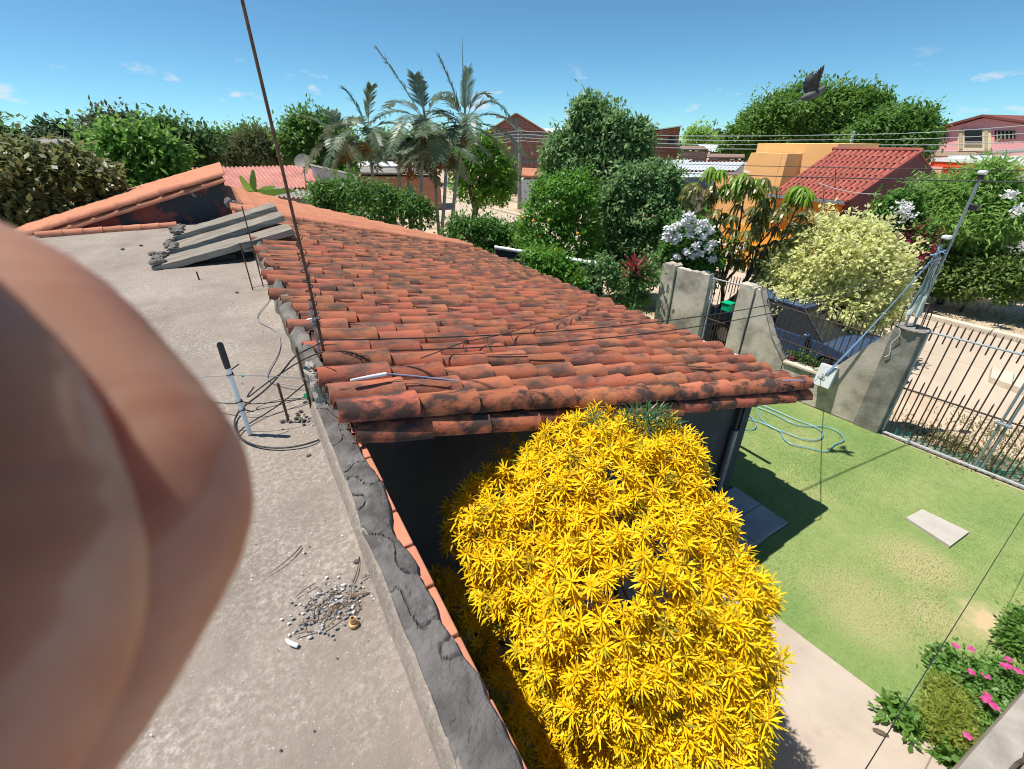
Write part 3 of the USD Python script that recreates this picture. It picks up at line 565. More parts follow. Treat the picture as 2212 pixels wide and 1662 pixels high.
for i, v in enumerate((812, 870, 888)):
    z = vert(pb[:2], v); a = np.linspace(0, 9, 26)
    part(wp, 'wire_tie', tube(np.r_[np.c_[pb[0] + .017 * np.cos(a), pb[1] + .017 * np.sin(a), z + a * .002], [[pb[0] + .06, pb[1] + (.03 if i == 0 else -.02), z + (.05 if i == 0 else -.015)]]], .004, 5), MAT['cable'])
def rebar(u, v, vt, label, rad=.0075, lean=(0, 0)):
    b = on(u, v); z = vert(b[:2], vt); return solo('rebar', tube(smooth_path([b - [0, 0, .02], b + [lean[0] * .4, lean[1] * .5, (z - b[2]) * .5], [b[0] + lean[0], b[1] + lean[1], z]], 10), rad, 7), MAT['rust'], label, 'rebar', smooth=50)
rebar(673, 884, 750, 'taller rusty rebar standing between the white pole and the steel rod', .0085)
rebar(623, 910, 828, 'short rusty rebar stub beside the white pole', .0085)
rebar(546, 626, 525, 'rusty rebar in front of the concrete planks, left of a pair')
rebar(569, 620, 446, 'longer rusty rebar in front of the concrete planks, right of a pair')
rebar(430, 604, 587, 'tiny rebar stub on the slab below the planks', .01)
solo('wire_tie', tube(smooth_path([on(544, 626) + [0, 0, .02], on(575, 620) + [0, 0, .03], on(602, 617) + [0, 0, .06]], 8), .003, 5), MAT['cable'], 'thin wire joining the feet of the two rebars before the planks', 'wire')
def disc_on(name, c, label, rad=.028):
    t_ = thing(name, label, 'insulator', c); 
    part(t_, 'disc', tube([c - [.012, .012, 0], c - [.011, .011, 0], c + [.011, .011, 0], c + [.012, .012, 0]], [rad * .9, rad, rad, rad * .9], 16), MAT['green'], smooth=40)
    part(t_, 'hub', tube([c - [.02, .02, .002], c + [.02, .02, -.002]], rad * .35, 8), MAT['green'])
g1 = np.array([rod_xy[0] - .055, rod_xy[1] - .02, vert((rod_xy[0] - .05, rod_xy[1]), 823)])
disc_on('green_insulator', g1, 'round green plastic insulator tied to the tall steel rod', .026)
g2 = on(668, 862) + [0, 0, .03]; disc_on('green_insulator', g2, 'green plastic insulator lying by the mortar lump below the rod', .026)
def cable(name, pts, rad, mat, label, cat='cable', n=60, seg=6, group=None): return solo(name, tube(smooth_path(pts, n), rad, seg), mat, label, cat, group, smooth=60)
def lift(u, v, z): return G(u, v, z)
cable('black_cable', [lift(703, 735, 3.42), lift(660, 757, 3.38), lift(620, 790, 3.2), lift(570, 845, 3.06), lift(520, 885, 2.975), lift(508, 925, 2.962), lift(525, 950, 2.962), lift(600, 968, 2.965), lift(690, 950, 2.97)], .006, MAT['cable'], 'thick dark cable looping round the white pole and along the slab', n=90)
cable('black_cable', [lift(700, 760, 3.38), lift(660, 775, 3.3), lift(610, 805, 3.15), lift(560, 840, 3.05), lift(536, 858, 3.03), lift(549, 836, 3.1)], .005, MAT['cable'], 'dark cable running from the rod to the ties of the white pole')
cable('black_cable', [lift(690, 805, 3.2), lift(640, 845, 3.06), lift(580, 890, 2.97), lift(520, 930, 2.962), lift(512, 945, 2.962)], .0045, MAT['cable'], 'thin dark cable slanting from the rod foot across the slab')
cable('grey_cable', [lift(596, 618, 3.0), lift(590, 640, 2.97), lift(562, 672, 2.96), lift(556, 690, 2.96), lift(590, 712, 2.96), lift(605, 735, 2.96), lift(600, 765, 2.96), lift(580, 800, 2.96), lift(576, 815, 2.96), lift(600, 828, 2.97), lift(660, 838, 2.98)], .0045, MAT['grey_cable'], 'thin grey cable snaking down the slab from the planks', n=90)
cable('grey_cable', [lift(430, 870, 3.02), lift(500, 872, 3.04), lift(560, 872, 3.04), lift(620, 866, 3.0), lift(690, 862, 3.0)], .004, MAT['cable'], 'dark twisted wire stretched level past the white pole')
cable('fence_wire', [lift(410, 818, 3.3), lift(487, 812, 3.34), lift(560, 812, 3.32), lift(690, 824, 3.2)], .0028, MAT['grey_cable'], 'thin pale electric fence wire tied to the white pole', 'wire')
solo('green_bead', blob(lift(525, 812, 3.33), .009, 2, .0), MAT['green'], 'small green bead threaded on the pale fence wire', 'bead')
a = np.linspace(.3, 5.6, 30); c0 = np.array([rod_xy[0] - .09, rod_xy[1] - .03, vert((rod_xy[0] - .08, rod_xy[1]), 789)])
solo('white_hose', tube(np.c_[c0[0] + .055 * np.cos(a), c0[1] + .02 * np.sin(a), c0[2] + .04 * np.sin(a)], .006, 7), MAT['white_pvc'], 'short loop of white hose hanging at the steel rod', 'hose')
cable('green_rope', [c0 + [-.06, 0, .0], c0 + [-.02, 0, -.03], c0 + [.02, -.02, -.06], g1 + [0, 0, .02]], .003, MAT['green'], 'frayed green string tied to the white hose loop', 'rope', 20)
def roof_pt(u, v, up=.02): return hit(u, v, (0, 0, 3.34 + up), (SLOPE, 0, 1.0))
q0, q1 = roof_pt(757, 822, .03), roof_pt(834, 808, .06)
solo('white_tube', tube([q0, q0 * .5 + q1 * .5, q1], [.008, .012, .013], 8), MAT['white'], 'short white tube lying on the near tiles with a blue wire', 'tube', smooth=60)
cable('blue_wire', [q1, roof_pt(880, 811, .05), roof_pt(920, 815, .04), roof_pt(990, 823, .03)], .004, MAT['blue_cable'], 'thin blue wire leaving the white tube over the tiles', 'wire', 24)
cable('blue_wire', [q1 + [0, 0, -.004], roof_pt(870, 813, .035), roof_pt(930, 819, .03), roof_pt(970, 822, .02)], .003, MAT['cable'], 'black wire twisted with the blue one on the tiles', 'wire', 24)
PX = fence(2.62, 0)[:2]
pa, pbz = np.array([rod_xy[0], rod_xy[1], 3.5]), None
top1 = np.array([PX[0], PX[1], vert(PX, 560)]); top2 = top1 - [0, 0, .06]
wire_a = sag(np.array([rod_xy[0], rod_xy[1], vert(rod_xy, 735)]), top1, .30, 40); wire_b = sag(np.array([rod_xy[0], rod_xy[1], vert(rod_xy, 760)]), top2, .34, 40)
solo('overhead_cable', tube(wire_a, .006, 6), MAT['cable'], 'upper black cable sagging from the rod over the tiles to the gate post', 'cable')
solo('overhead_cable', tube(wire_b, .006, 6), MAT['cable'], 'lower black cable sagging from the rod over the tiles to the gate post', 'cable')
vine = thing('dry_vine', 'dark dry creeper trailing across the tiles under the two black cables', 'creeper', roof_pt(1050, 735))
vp = [roof_pt(u, v, .05) for u, v in ((909, 774), (960, 755), (1010, 738), (1060, 728), (1110, 716), (1150, 702), (1200, 692), (1250, 672), (1292, 658))]
part(vine, 'stem', tube(smooth_path(vp, 50), .005, 6), MAT['cable'])
for i in range(2, 8): p = vp[i]; part(vine, 'shoot', tube(smooth_path([p, p + [-.05, -.04, .03], p + [-.09, -.12, -.02], p + [-.09, -.2, -.04]], 10), .004, 5), MAT['cable'])
# debris swept against the curb
r = R('debris'); c = on(712, 1308); db = []
for i in range(420):
    p = c + np.r_[r.normal(size=2) * [.07, .055], .003]; s = r.uniform(.0012, .0055)
    db.append(blob(p + [0, 0, s * .5], (s * r.uniform(.7, 1.9), s, s * .7), 1, .4, 2, i))
solo('debris', join(db[:330]), two_tone('rubble', (.16, .15, .15), (.42, .40, .39), 60, .9), 'small grey rubble swept into a heap on the slab', 'rubble', kind='stuff')
solo('debris', join(db[330:]), MAT['bone'], 'pale chips scattered through the grey rubble heap', 'rubble', kind='stuff')
tw = []
for i in range(26):
    p = c + np.r_[r.normal(size=2) * [.07, .055], .012]; a = r.uniform(0, 3.14); l = r.uniform(.02, .05); tw.append(tube([p - [l * math.cos(a), l * math.sin(a), .005], p + [0, 0, .006], p + [l * math.cos(a), l * math.sin(a), .004]], .0022, 5))
solo('debris', join(tw), two_tone('twigs', (.10, .07, .05), (.28, .17, .10), 40, .9), 'brown twig bits lying in the rubble heap', 'twigs', kind='stuff')
cp = on(765, 1350); ct = thing('plastic_cap', 'small tan plastic cap standing upright beside the rubble heap', 'cap', cp)
part(ct, 'skirt', trimesh.creation.revolve([(.006, 0), (.0185, 0), (.02, .006), (.018, .013), (.011, .016)], sections=24).apply_translation(cp), MAT['cone'], smooth=40)
part(ct, 'spout', trimesh.creation.revolve([(.010, .015), (.0125, .02), (.0085, .042), (.0065, .042), (.0075, .02)], sections=20).apply_translation(cp), MAT['cone'], smooth=40)
b0, b1 = on(619, 1384), on(644, 1398); solo('curved_shard', tube(smooth_path([b0 + [0, 0, .008], (b0 + b1) / 2 + [-.003, -.004, .012], b1 + [0, 0, .008]], 12), np.r_[np.linspace(.004, .0085, 6), np.full(6, .0085)], 8), MAT['bone'], 'small curved white pipe shard lying alone on the slab', 'shard', smooth=60)
solo('twig', tube(smooth_path([on(572, 1247) + [0, 0, .004], on(612, 1222) + [0, 0, .012], on(652, 1182) + [0, 0, .008]], 14), np.linspace(.0012, .003, 14), 5), MAT['bark'], 'long curved grey twig lying on the slab above the rubble', 'twig')
solo('twig', tube(smooth_path([on(776, 1205) + [0, 0, .008], on(772, 1240) + [0, 0, .012], on(763, 1262) + [0, 0, .006]], 10), .0022, 5), MAT['bark'], 'small forked twig near the curb beside the rubble heap', 'twig')
ch, dk = [], []
for i in range(1300):
    x, y = r.uniform(-1.6, .12), r.uniform(.2, 5.5)
    if meshkit.noise(np.array([x * 3.1, y * 2.3, 7.])) < .5 + .25 * r.random(): continue
    s = r.uniform(.0008, .0024) * (1 + .08 * y)
    ch.append(blob((x, y, ZS + s * .4 + .004), (s * r.uniform(.8, 2), s * r.uniform(.8, 2), s * .7), 0, .4, 2, i))
for i in range(110):
    x, y = r.uniform(-1.2, .13), r.uniform(.6, 6); s = r.uniform(.001, .003) * (1 + .10 * y); dk.append(blob((x, y, ZS + s * .5), (s * r.uniform(.8, 2), s, s * .7), 1, .4, 2, i))
for i, (u, v) in enumerate([(265, 540), (305, 532), (512, 633), (660, 870), (640, 905), (650, 890), (610, 912), (690, 915), (770, 1215), (667, 985)]): q_ = on(u, v); s = .009 * (1 + .25 * q_[1]); dk.append(blob(q_ + [0, 0, s * .4], (s, s * .8, s * .5), 1, .5, 2, i))
for i in range(40): p = on(*(np.array([655, 905]) + r.normal(size=2) * [22, 9])); s = r.uniform(.002, .009); dk.append(blob(p + [0, 0, s * .5], (s * 1.5, s, s * .8), 1, .5, 2, i))
solo('grit', join(ch), MAT['bone'], 'pale grit scattered all over the slab', 'grit', kind='stuff'); solo('grit', join(dk), MAT['mortar'], 'dark mortar crumbs scattered over the slab', 'grit', kind='stuff')

# ---------------------------------------------------------------- the street fence
def fpoly(yz, off, th): return slab_poly([fence(y, z, off) for y, z in yz], unit(FN) * th)
def rag(y0, y1, z, seed): return [(y, z + (meshkit.noise(np.array([[y * 14, seed, 0.]]))[0] - .5) * .06) for y in np.linspace(y0, y1, 16)]
w1 = thing('wall_panel', 'left mildewed wall panel with ragged top behind the tile roof, beside the small gate', 'wall', fence(6.8, 0), group=None)
part(w1, 'panel', fpoly([(6.22, 0), (7.05, 0)] + rag(7.05, 6.22, 2.0, 1), 0, .16), MAT['fence_wall']); part(w1, 'pillar', fpoly([(7.07, 0), (7.42, 0)] + rag(7.42, 7.07, 2.04, 2), -.05, .28), MAT['fence_wall'])
w2 = thing('wall_panel', 'middle wall panel with one sloping side between the small gate and the railing', 'wall', fence(5, 0))
part(w2, 'pillar', fpoly([(5.19, 0), (5.5, 0)] + rag(5.5, 5.19, 1.97, 3), -.04, .26), MAT['fence_wall'])
part(w2, 'panel', fpoly([(4.30, 0), (5.17, 0), (5.17, 1.95), (5.05, 1.93), (4.9, 1.62), (4.62, 1.1), (4.30, .70)], 0, .16), MAT['fence_wall'])
part(w2, 'coping', fpoly([(5.10, 1.985), (4.93, 1.66), (4.65, 1.13), (4.31, .73), (4.31, .70), (4.62, 1.085), (4.90, 1.6), (5.06, 1.945)], -.02, .2), MAT['fence_dark'])
w3 = thing('wall_panel', 'right wall panel sloping up to the tall dark gate pillar, with a box on it', 'wall', fence(3, 0))
part(w3, 'panel', fpoly([(2.83, 0), (3.75, 0), (3.75, .72), (3.40, .93), (3.1, 1.42), (2.83, 1.84)], 0, .16), MAT['fence_wall'])
def pil(a, b):
    t = b * 4; s = np.minimum(t.astype(int), 3); u = t - s; yy = np.array([2.45, 2.82, 2.82, 2.45, 2.45]); oo = np.array([-.05, -.05, .27, .27, -.05])
    y = yy[s] * (1 - u) + yy[s + 1] * u; o = oo[s] * (1 - u) + oo[s + 1] * u; z = a * 1.9
    v = np.stack([9.0 + o - .097 * (y - 2.4), y, z], 1); return v + ((meshkit.fbm(v * 5, 3, 5) - .5) * .02)[:, None] * np.c_[o * 0 + 1, o * 0 + 1, o * 0]
part(w3, 'pillar', grid(24, 33, lambda a, b: pil(a, 1 - b)), MAT['fence_dark'], smooth=40)
part(w3, 'pillar_cap', blob(fence(2.635, 1.9, .11), (.2, .22, .05), 3, .35, 2.4, 8), MAT['fence_dark'], smooth=30)
for i, (y, o) in enumerate(((2.5, .2), (2.56, .22), (2.79, .0), (2.52, .0))): part(w3, 'rebar', tube([fence(y, 1.85, o), fence(y + .02, 2.22 + .05 * i, o)], .008, 6), MAT['rust'])
w4 = thing('low_wall', 'low grey wall under the railing between the sloping wall panels', 'wall', fence(4, 0))
part(w4, 'panel', fpoly([(3.77, 0), (4.285, 0), (4.285, .66), (3.77, .66)], .01, .14), MAT['fence_wall']); part(w4, 'coping', fpoly([(3.40, .663), (4.285, .663), (4.285, .70), (3.40, .70)], -.03, .24), MAT['kerb'])
part(w4, 'panel', fpoly([(3.42, .5), (3.745, .5), (3.745, .66), (3.42, .66)], .17, .05), MAT['fence_wall'])
def bar(y, z0, z1, off=.08, rad=.0095): return tube([fence(y, z0, off), fence(y, z1 - .04, off), fence(y, z1, off)], [rad, rad, .003], 6)
r1 = thing('railing', 'dark spiked iron railing between the sloping wall panels', 'railing', fence(4, 1))
for i in range(23):
    y = 2.9 + i * .098; zb = max(.72, 0) if y > 3.45 else .72 + (3.45 - y) * 2.0; z1 = 1.82 if i % 2 else 1.95
    if y > 4.35: zb = max(zb, .7 + (y - 4.3) * 1.55)
    if z1 - zb > .1: part(r1, 'bar', bar(y, zb, z1, .09), MAT['iron'])
    if i % 2 and y > 3.35 and y < 4.5: part(r1, 'short_bar', bar(y + .049, max(.72, .7 + (y - 4.3) * 1.55), 1.22, .09), MAT['iron'])
part(r1, 'rail', tube([fence(2.86, 1.63, .09), fence(4.95, 1.72, .09)], .014, 6), MAT['iron']); part(r1, 'rail', tube([fence(3.3, 1.0, .09), fence(4.52, 1.08, .09)], .013, 6), MAT['iron'])
g1_ = thing('small_gate', 'narrow iron gate standing between the left and middle wall panels', 'gate', fence(5.8, 0))
for i in range(11):
    y = 5.55 + i * .062; part(g1_, 'bar', bar(y, .08 if i % 2 else 1.72, 2.08, .1), MAT['iron'])
    if i % 2 == 0: part(g1_, 'short_bar', bar(y, .08, 1.12, .1), MAT['iron'])
for z, mt in ((1.92, 'rail'), (1.02, 'iron'), (.1, 'iron')): part(g1_, 'rail', tube([fence(5.51, z, .1), fence(6.2, z, .1)], .016, 6), MAT[mt])
part(g1_, 'frame', tube([fence(6.16, .05, .1), fence(6.16, 1.95, .1)], .022, 6), MAT['rail'])
lb = thing('letter_box', 'green metal letter box hung on the small gate', 'letter box', fence(5.68, 1.4, .05)); part(lb, 'body', rbox(fence(5.68, 1.43, -.0), (.07, .10, .075), .01), MAT['green']); part(lb, 'slot', rbox(fence(5.68, 1.47, -.071), (.003, .07, .008), .002), MAT['black']); part(lb, 'lid', slab_poly([fence(5.57, 1.52, -.09), fence(5.79, 1.52, -.09), fence(5.79, 1.535, .09), fence(5.57, 1.535, .09)], (0, 0, .008)), MAT['green'])
g2_ = thing('driveway_gate', 'wide spiked iron gate with pale rails right of the dark pillar', 'gate', fence(1, 0))
for i in range(46):
    y = 2.37 - i * .0835; part(g2_, 'spike' if i % 2 == 0 else 'bar', bar(y, 1.78 if i % 2 == 0 else .07, 2.12, .06, .0105), MAT['iron'])
    if i % 2 == 0: part(g2_, 'short_bar', bar(y - .02, .07, 1.12, .06, .0105), MAT['iron'])
part(g2_, 'rail', tube([fence(2.45, 1.92, .06), fence(-1.5, 1.92, .06)], .018, 8), MAT['rail'], label='pale grey top rail'); part(g2_, 'rail', tube([fence(2.43, .91, .06), fence(-1.5, .93, .06)], .015, 8), MAT['iron'])
part(g2_, 'sill', tube([fence(2.40, .03, .05), fence(-1.5, .03, .05)], .024, 8), MAT['rail'], label='pale bottom rail')
for y in (1.18, 1.10): part(g2_, 'frame', tube([fence(y, .05, .06), fence(y, 1.92, .06)], .018, 8), MAT['galv'])
part(g2_, 'frame', tube([fence(2.42, .05, .06), fence(2.42, 1.9, .06)], .02, 8), MAT['rail'])
part(g2_, 'latch', rbox(fence(1.14, .86, .03), (.03, .09, .02), .006), MAT['galv'])
NETM = usdkit.material(stage, '/World/Looks/green_netting', {'d': ('principled_bsdf', {'base_color': (.02, .30, .22), 'roughness': .8}), 't': ('transparent_bsdf', {}), 'm': ('mix_closure', {'fac': .42})}, [('t.BSDF', 'm.closure1'), ('d.BSDF', 'm.closure2')], surface='m.closure')
def net(y0, y1, h, off, seed): return grid(50, 6, lambda a, b: np.stack([fence(y0 + p * (y1 - y0), q * h * (.55 + .5 * meshkit.noise(np.array([[p * 9, seed, 0.]]))[0]), off + .05 * (meshkit.noise(np.array([[p * 22, q * 2, seed]]))[0] - .3)) for p, q in zip(a, b)]))
solo('green_netting', net(2.55, 1.05, .17, .13, 1.), NETM, 'low strip of green netting along the foot of the driveway gate', 'netting'); solo('green_netting', net(1.06, -1.4, .55, .14, 2.), NETM, 'taller green netting on the right leaf of the driveway gate', 'netting')
# post, lamp, cables, box on the gate pillar
gp = thing('gate_post', 'tall leaning-looking galvanised post with a white lamp cap on the gate pillar', 'post', (*PX, 1.9))
pxy = np.array([PX[0] + .1, PX[1] + .02]); zt = vert(pxy, 378)
part(gp, 'shaft', tube([(*pxy, 1.85), (*pxy, zt)], .019, 10), MAT['galv'], smooth=50); part(gp, 'cap', rbox((*pxy, zt + .03), (.055, .045, .025), .018), MAT['white']); part(gp, 'cap_neck', tube([(*pxy, zt - .06), (*pxy, zt)], .04, 8), MAT['iron']); part(gp, 'junction_box', rbox((pxy[0] + .06, pxy[1] - .06, zt - .42), (.05, .05, .04), .01), MAT['black'])
gq = thing('gate_post', 'short post with wires and a small lamp beside the taller post', 'post', (PX[0], PX[1] + .1, 1.9))
q = np.array([PX[0] + .02, PX[1] + .1]); zq = vert(q, 515)
part(gq, 'shaft', tube([(*q, 1.85), (*q, zq)], .017, 10), MAT['galv'], smooth=50); part(gq, 'lamp', rbox((q[0], q[1] - .03, zq + .02), (.06, .05, .025), .015), MAT['white']); part(gq, 'lamp_neck', tube([(*q, zq - .08), (*q, zq)], .03, 8), MAT['iron'])
r = R('knot'); part(gq, 'wire_knot', tube(smooth_path(np.array([*q, vert(q, 545)]) + r.normal(size=(14, 3)) * [.05, .05, .04], 80), .006, 5), MAT['blue_cable'])
def cloth(u0, v0, pts, seed): return None
cl = [np.array([q[0] - .02, q[1] - .03, z]) for z in (vert(q, 555), vert(q, 600), vert(q, 640), vert(q, 672))]
def cfn(a, b):
    z = cl[0][2] * (1 - a) + cl[-1][2] * a; w = .02 + .075 * a ** 1.2; ang = (b - .5) * 2; n_ = (meshkit.noise(np.c_[a * 4, b * 7, a * 0]) - .5) * .12
    return np.c_[cl[0][0] - .04 + n_, cl[0][1] - .03 - ang * w, z - .05 * np.abs(ang) * a + n_ * .4]
solo('hanging_cloth', grid(28, 24, cfn), plain('pale_cloth', (.50, .56, .52), .9), 'limp pale cloth hanging from the short gate post', 'cloth', smooth=True)
bx = FX(1785, 812, -.07); tb = thing('meter_box', 'white box with a tilted lid fixed to the sloping wall panel', 'box', bx)
part(tb, 'body', obox(bx + [.02, 0, 0], [.045, 0, 0], [-.0125, .128, 0], [.012, 0, .19]), MAT['rail']); part(tb, 'lid', obox(bx + [-.045, 0, .01], [.018, 0, 0], [-.0125, .138, 0], [.035, 0, .20]), MAT['white'])
part(tb, 'wire_tangle', tube(smooth_path(bx + [-.085, .03, .02] + r.normal(size=(9, 3)) * [.012, .03, .05], 50), .004, 5), MAT['cable'])
e0 = np.array([*q, vert(q, 548)])
for i, (dz, lb_) in enumerate(((0, 'upper light blue cable slanting from the short gate post to the white box'), (-.04, 'lower light blue cable slanting from the short gate post to the white box'))): solo('blue_cable', tube(sag(e0 + [0, 0, dz], bx + [-.07, -.03 + .03 * i, .06 + dz * .3], .06, 20), .009, 6), MAT['blue_cable'], lb_, 'cable')
eq = hit(1735, 822, (0, 0, 3.34 + .05), (SLOPE, 0, 1.0)); solo('grey_cable', tube(np.r_[sag(bx + [-.07, .06, -.04], eq, .05, 14), [hit(1690, 822, (0, 0, 3.34 + .03), (SLOPE, 0, 1.0))]], .006, 6), MAT['blue_cable'], 'pale cable bridging from the white box to the eave tiles', 'cable')
solo('white_string', tube(smooth_path([fence(2.74, 1.9, -.1), fence(2.72, 1.74, -.09), fence(2.76, 1.62, -.085), fence(2.73, 1.5, -.085), fence(2.77, 1.38, -.08)], 30), .006, 5), MAT['bone'], 'knotted white string hanging on the dark gate pillar', 'string')
# hose on the lawn
def hz(z3): return [G((2250 + a / 2.77) * .6744, (1250 + b / 2.77) * .6744, .025) for a, b in z3]
cable('garden_hose', hz([(330, 170), (400, 210), (450, 260), (475, 310), (440, 350), (380, 345), (325, 315), (318, 280), (360, 256), (430, 262), (540, 295), (660, 350), (760, 385), (860, 425), (960, 445), (1040, 435), (1070, 400), (1030, 345), (960, 310), (850, 270), (700, 205), (560, 145), (500, 125), (485, 160), (500, 220), (545, 280), (620, 330), (690, 370), (720, 430), (790, 480), (900, 505), (1010, 530), (1100, 543), (1150, 505), (1200, 470), (1255, 445), (1240, 405), (1180, 355), (1080, 325), (960, 320), (850, 310), (700, 245), (600, 195), (470, 140), (440, 105)]), .0095, MAT['hose'], 'light blue garden hose lying in loops on the lawn', 'hose', n=260)
# right lower corner: top of the neighbouring wall
zc = 1.05; nw = thing('boundary_wall', 'grey boundary wall top with a dark crack in the lower right corner', 'wall', G(2150, 1600, zc))
c1, c2 = G(2068, 1662, zc), G(2212, 1497, zc); dd = unit(c2 - c1); nn = np.array([dd[1], -dd[0], 0])
c1, c2 = c1 - dd * 1.5, c2 + dd * 3.0
def strip(o0, o1, z0, z1): return slab_poly([c1 + nn * o0 + [0, 0, z0 - zc], c2 + nn * o0 + [0, 0, z0 - zc], c2 + nn * o1 + [0, 0, z0 - zc], c1 + nn * o1 + [0, 0, z0 - zc]], (0, 0, z1 - z0))
part(nw, 'wall_body', strip(.004, .15, -.02, zc - .03), MAT['fence_wall']); part(nw, 'coping', strip(0, .165, zc - .029, zc), MAT['curb']); part(nw, 'ledge', strip(.185, 1.4, zc - .06, zc - .005), MAT['slab'])
r = R('crack'); part(nw, 'root', tube([c1 * (1 - t) + c2 * t + nn * (.172 + .012 * r.normal()) + [0, 0, -.004 + .006 * r.normal()] for t in np.linspace(0, 1, 60)], .012, 5), MAT['bark'])
lw0, lw1 = EYE + ray(1870, 1662) * 2.6, EYE + ray(2212, 1110) * 4.6
lw0, lw1 = lw0 + (lw0 - lw1) * .4, lw1 + (lw1 - lw0) * .8
solo('overhead_cable', tube(sag(lw0, lw1, .02, 24), .0032, 5), MAT['cable'], 'single thin dark cable crossing above the lawn at the lower right', 'cable')
# ---------------------------------------------------------------- yellow bush: strap-leaved rosettes
def rosette(p, ax, n, L, w, r, bend=.3):
    ax = unit(np.asarray(ax)); a = np.array([0, 0, 1.0]) if abs(ax[2]) < .9 else np.array([1.0, 0, 0])
    e1 = unit(np.cross(ax, a)); e2 = np.cross(ax, e1)
    ph = np.arange(n) * 2.39996 + r.random() * 6; el = np.linspace(-.3, 1.0, n) + r.normal(size=n) * .12
    d = np.cos(el)[:, None] * (np.cos(ph)[:, None] * e1 + np.sin(ph)[:, None] * e2) + np.sin(el)[:, None] * ax
    nn = -np.sin(el)[:, None] * (np.cos(ph)[:, None] * e1 + np.sin(ph)[:, None] * e2) + np.cos(el)[:, None] * ax
    o = np.asarray(p) + d * .008 + ax * (np.linspace(-.03, .02, n)[:, None])
    ll = L * (1.12 - .35 * np.clip(el, 0, 1.3) / 1.3) * r.uniform(.82, 1.15, n)
    return leaves(o, d, nn, ll, w * r.uniform(.8, 1.2, n), bend, 2)
def leafy(name, stops, trans=.22, rough=.38):
    N = {'at': ('attribute', {}), 'r': ('rgb_ramp', {'ramp': stops}), 'p': ('principled_bsdf', {'roughness': rough, 'specular_ior_level': .06}), 't': ('translucent_bsdf', {'color': (.99, .66, .02)}), 'm': ('mix_closure', {'fac': trans})}
    return leafmat(name, N, [('at.fac', 'r.fac'), ('r.color', 'p.base_color'), ('p.BSDF', 'm.closure1'), ('t.BSDF', 'm.closure2')])
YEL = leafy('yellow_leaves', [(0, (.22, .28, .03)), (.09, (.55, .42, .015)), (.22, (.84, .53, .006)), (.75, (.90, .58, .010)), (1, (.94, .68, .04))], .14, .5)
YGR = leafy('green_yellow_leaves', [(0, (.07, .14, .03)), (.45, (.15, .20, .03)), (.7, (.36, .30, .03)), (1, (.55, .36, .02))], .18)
GRN = leaf('deep_green_straps', (.035, .10, .03), (.08, .17, .05), .4, .15)
bush = thing('yellow_bush', 'large bright yellow bush of narrow strap leaves in front of the dark house wall', 'bush', (2.1, 1.1, 0))
def lob(u, v, t, rx, ry=None, rz=None): c = EYE + ray(u, v) * t; s = t / F; return (c, np.array([rx, ry or rx, rz or ry or rx]) * s)
LB = [lob(1275, 1085, 3.45, 205, 190), lob(1180, 1180, 3.35, 170, 160), lob(1420, 1150, 3.35, 130, 150), lob(1345, 1270, 3.15, 250, 220), lob(1480, 1320, 3.05, 165, 170), lob(1350, 1400, 3.0, 190, 190), lob(1470, 1440, 2.95, 175, 175), lob(1450, 1590, 2.85, 165, 180), lob(1500, 1560, 2.95, 100, 110), lob(1300, 1010, 3.5, 170, 110), lob(1440, 1000, 3.45, 75, 90),
      (np.array([1.75, .95, .75]), np.array([.6, .7, .7])), (np.array([1.9, 1.25, .9]), np.array([.8, .85, .9])), lob(1480, 1740, 2.8, 170, 190)]
LB = LB + [lob(1085, 1130, 3.3, 120, 110), (np.array([.78, 1.6, .75]), np.array([.34, .5, .45])), (np.array([.92, .9, .45]), np.array([.36, .45, .42])), (np.array([.75, 2.2, 1.1]), np.array([.3, .36, .45])), (np.array([1.15, .45, .3]), np.array([.4, .4, .35]))]
r = R('bush'); P, OUT = clumps(LB, 6000, r, .055, .10, -.8)
see = np.sum((EYE - P) * OUT, 1) > -.25
P, OUT = P[see], OUT[see]
ok = (P[:, 1] < 2.72) & (P[:, 0] > .42) & (P[:, 2] > .12); P, OUT = P[ok], OUT[ok]
order = np.argsort(np.linalg.norm(P - EYE, axis=1)); rest = []
for k_, j in enumerate(order):
    L = r.uniform(.055, .085); q = rosette(P[j], OUT[j] * .5 + [0, 0, 1.0] + r.normal(size=3) * .25, int(r.integers(20, 27)), L, .0118, r, r.uniform(.12, .42))
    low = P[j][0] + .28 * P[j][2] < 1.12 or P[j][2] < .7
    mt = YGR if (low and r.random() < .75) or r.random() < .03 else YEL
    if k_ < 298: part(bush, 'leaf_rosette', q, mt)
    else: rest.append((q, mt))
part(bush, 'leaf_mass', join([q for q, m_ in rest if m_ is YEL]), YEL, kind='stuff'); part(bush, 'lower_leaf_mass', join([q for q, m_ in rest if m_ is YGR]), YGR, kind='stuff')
part(bush, 'stem', join([trunk((2.0, 1.1, 0), [q[0] for q in LB[i::3]], .05, i, 7) for i in range(3)]), MAT['bark'])
gr = []
for u, v, t in ((1370, 893, 3.3), (1395, 898, 3.3), (1418, 892, 3.35), (1438, 903, 3.35), (1350, 905, 3.25), (1450, 922, 3.3), (1405, 915, 3.25), (1285, 905, 3.2), (1408, 1075, 3.0), (1425, 1068, 3.0)): gr.append(rosette(EYE + ray(u, v) * t, (r.normal() * .2, -.2, 1), 26, .11, .010, r, .2))
DED = leaf('dead_brown_leaves', (.10, .06, .035), (.30, .19, .10), .8, .1)
for u, v, t in ((1572, 1205, 2.9), (1585, 1222, 2.88), (1560, 1225, 2.9), (1190, 1505, 3.05), (1500, 1130, 3.1)): part(bush, 'dead_rosette', rosette(EYE + ray(u, v) * t, (r.normal() * .5, -.6, .4), 16, .075, .009, r, .6), DED, label='withered brown rosette')
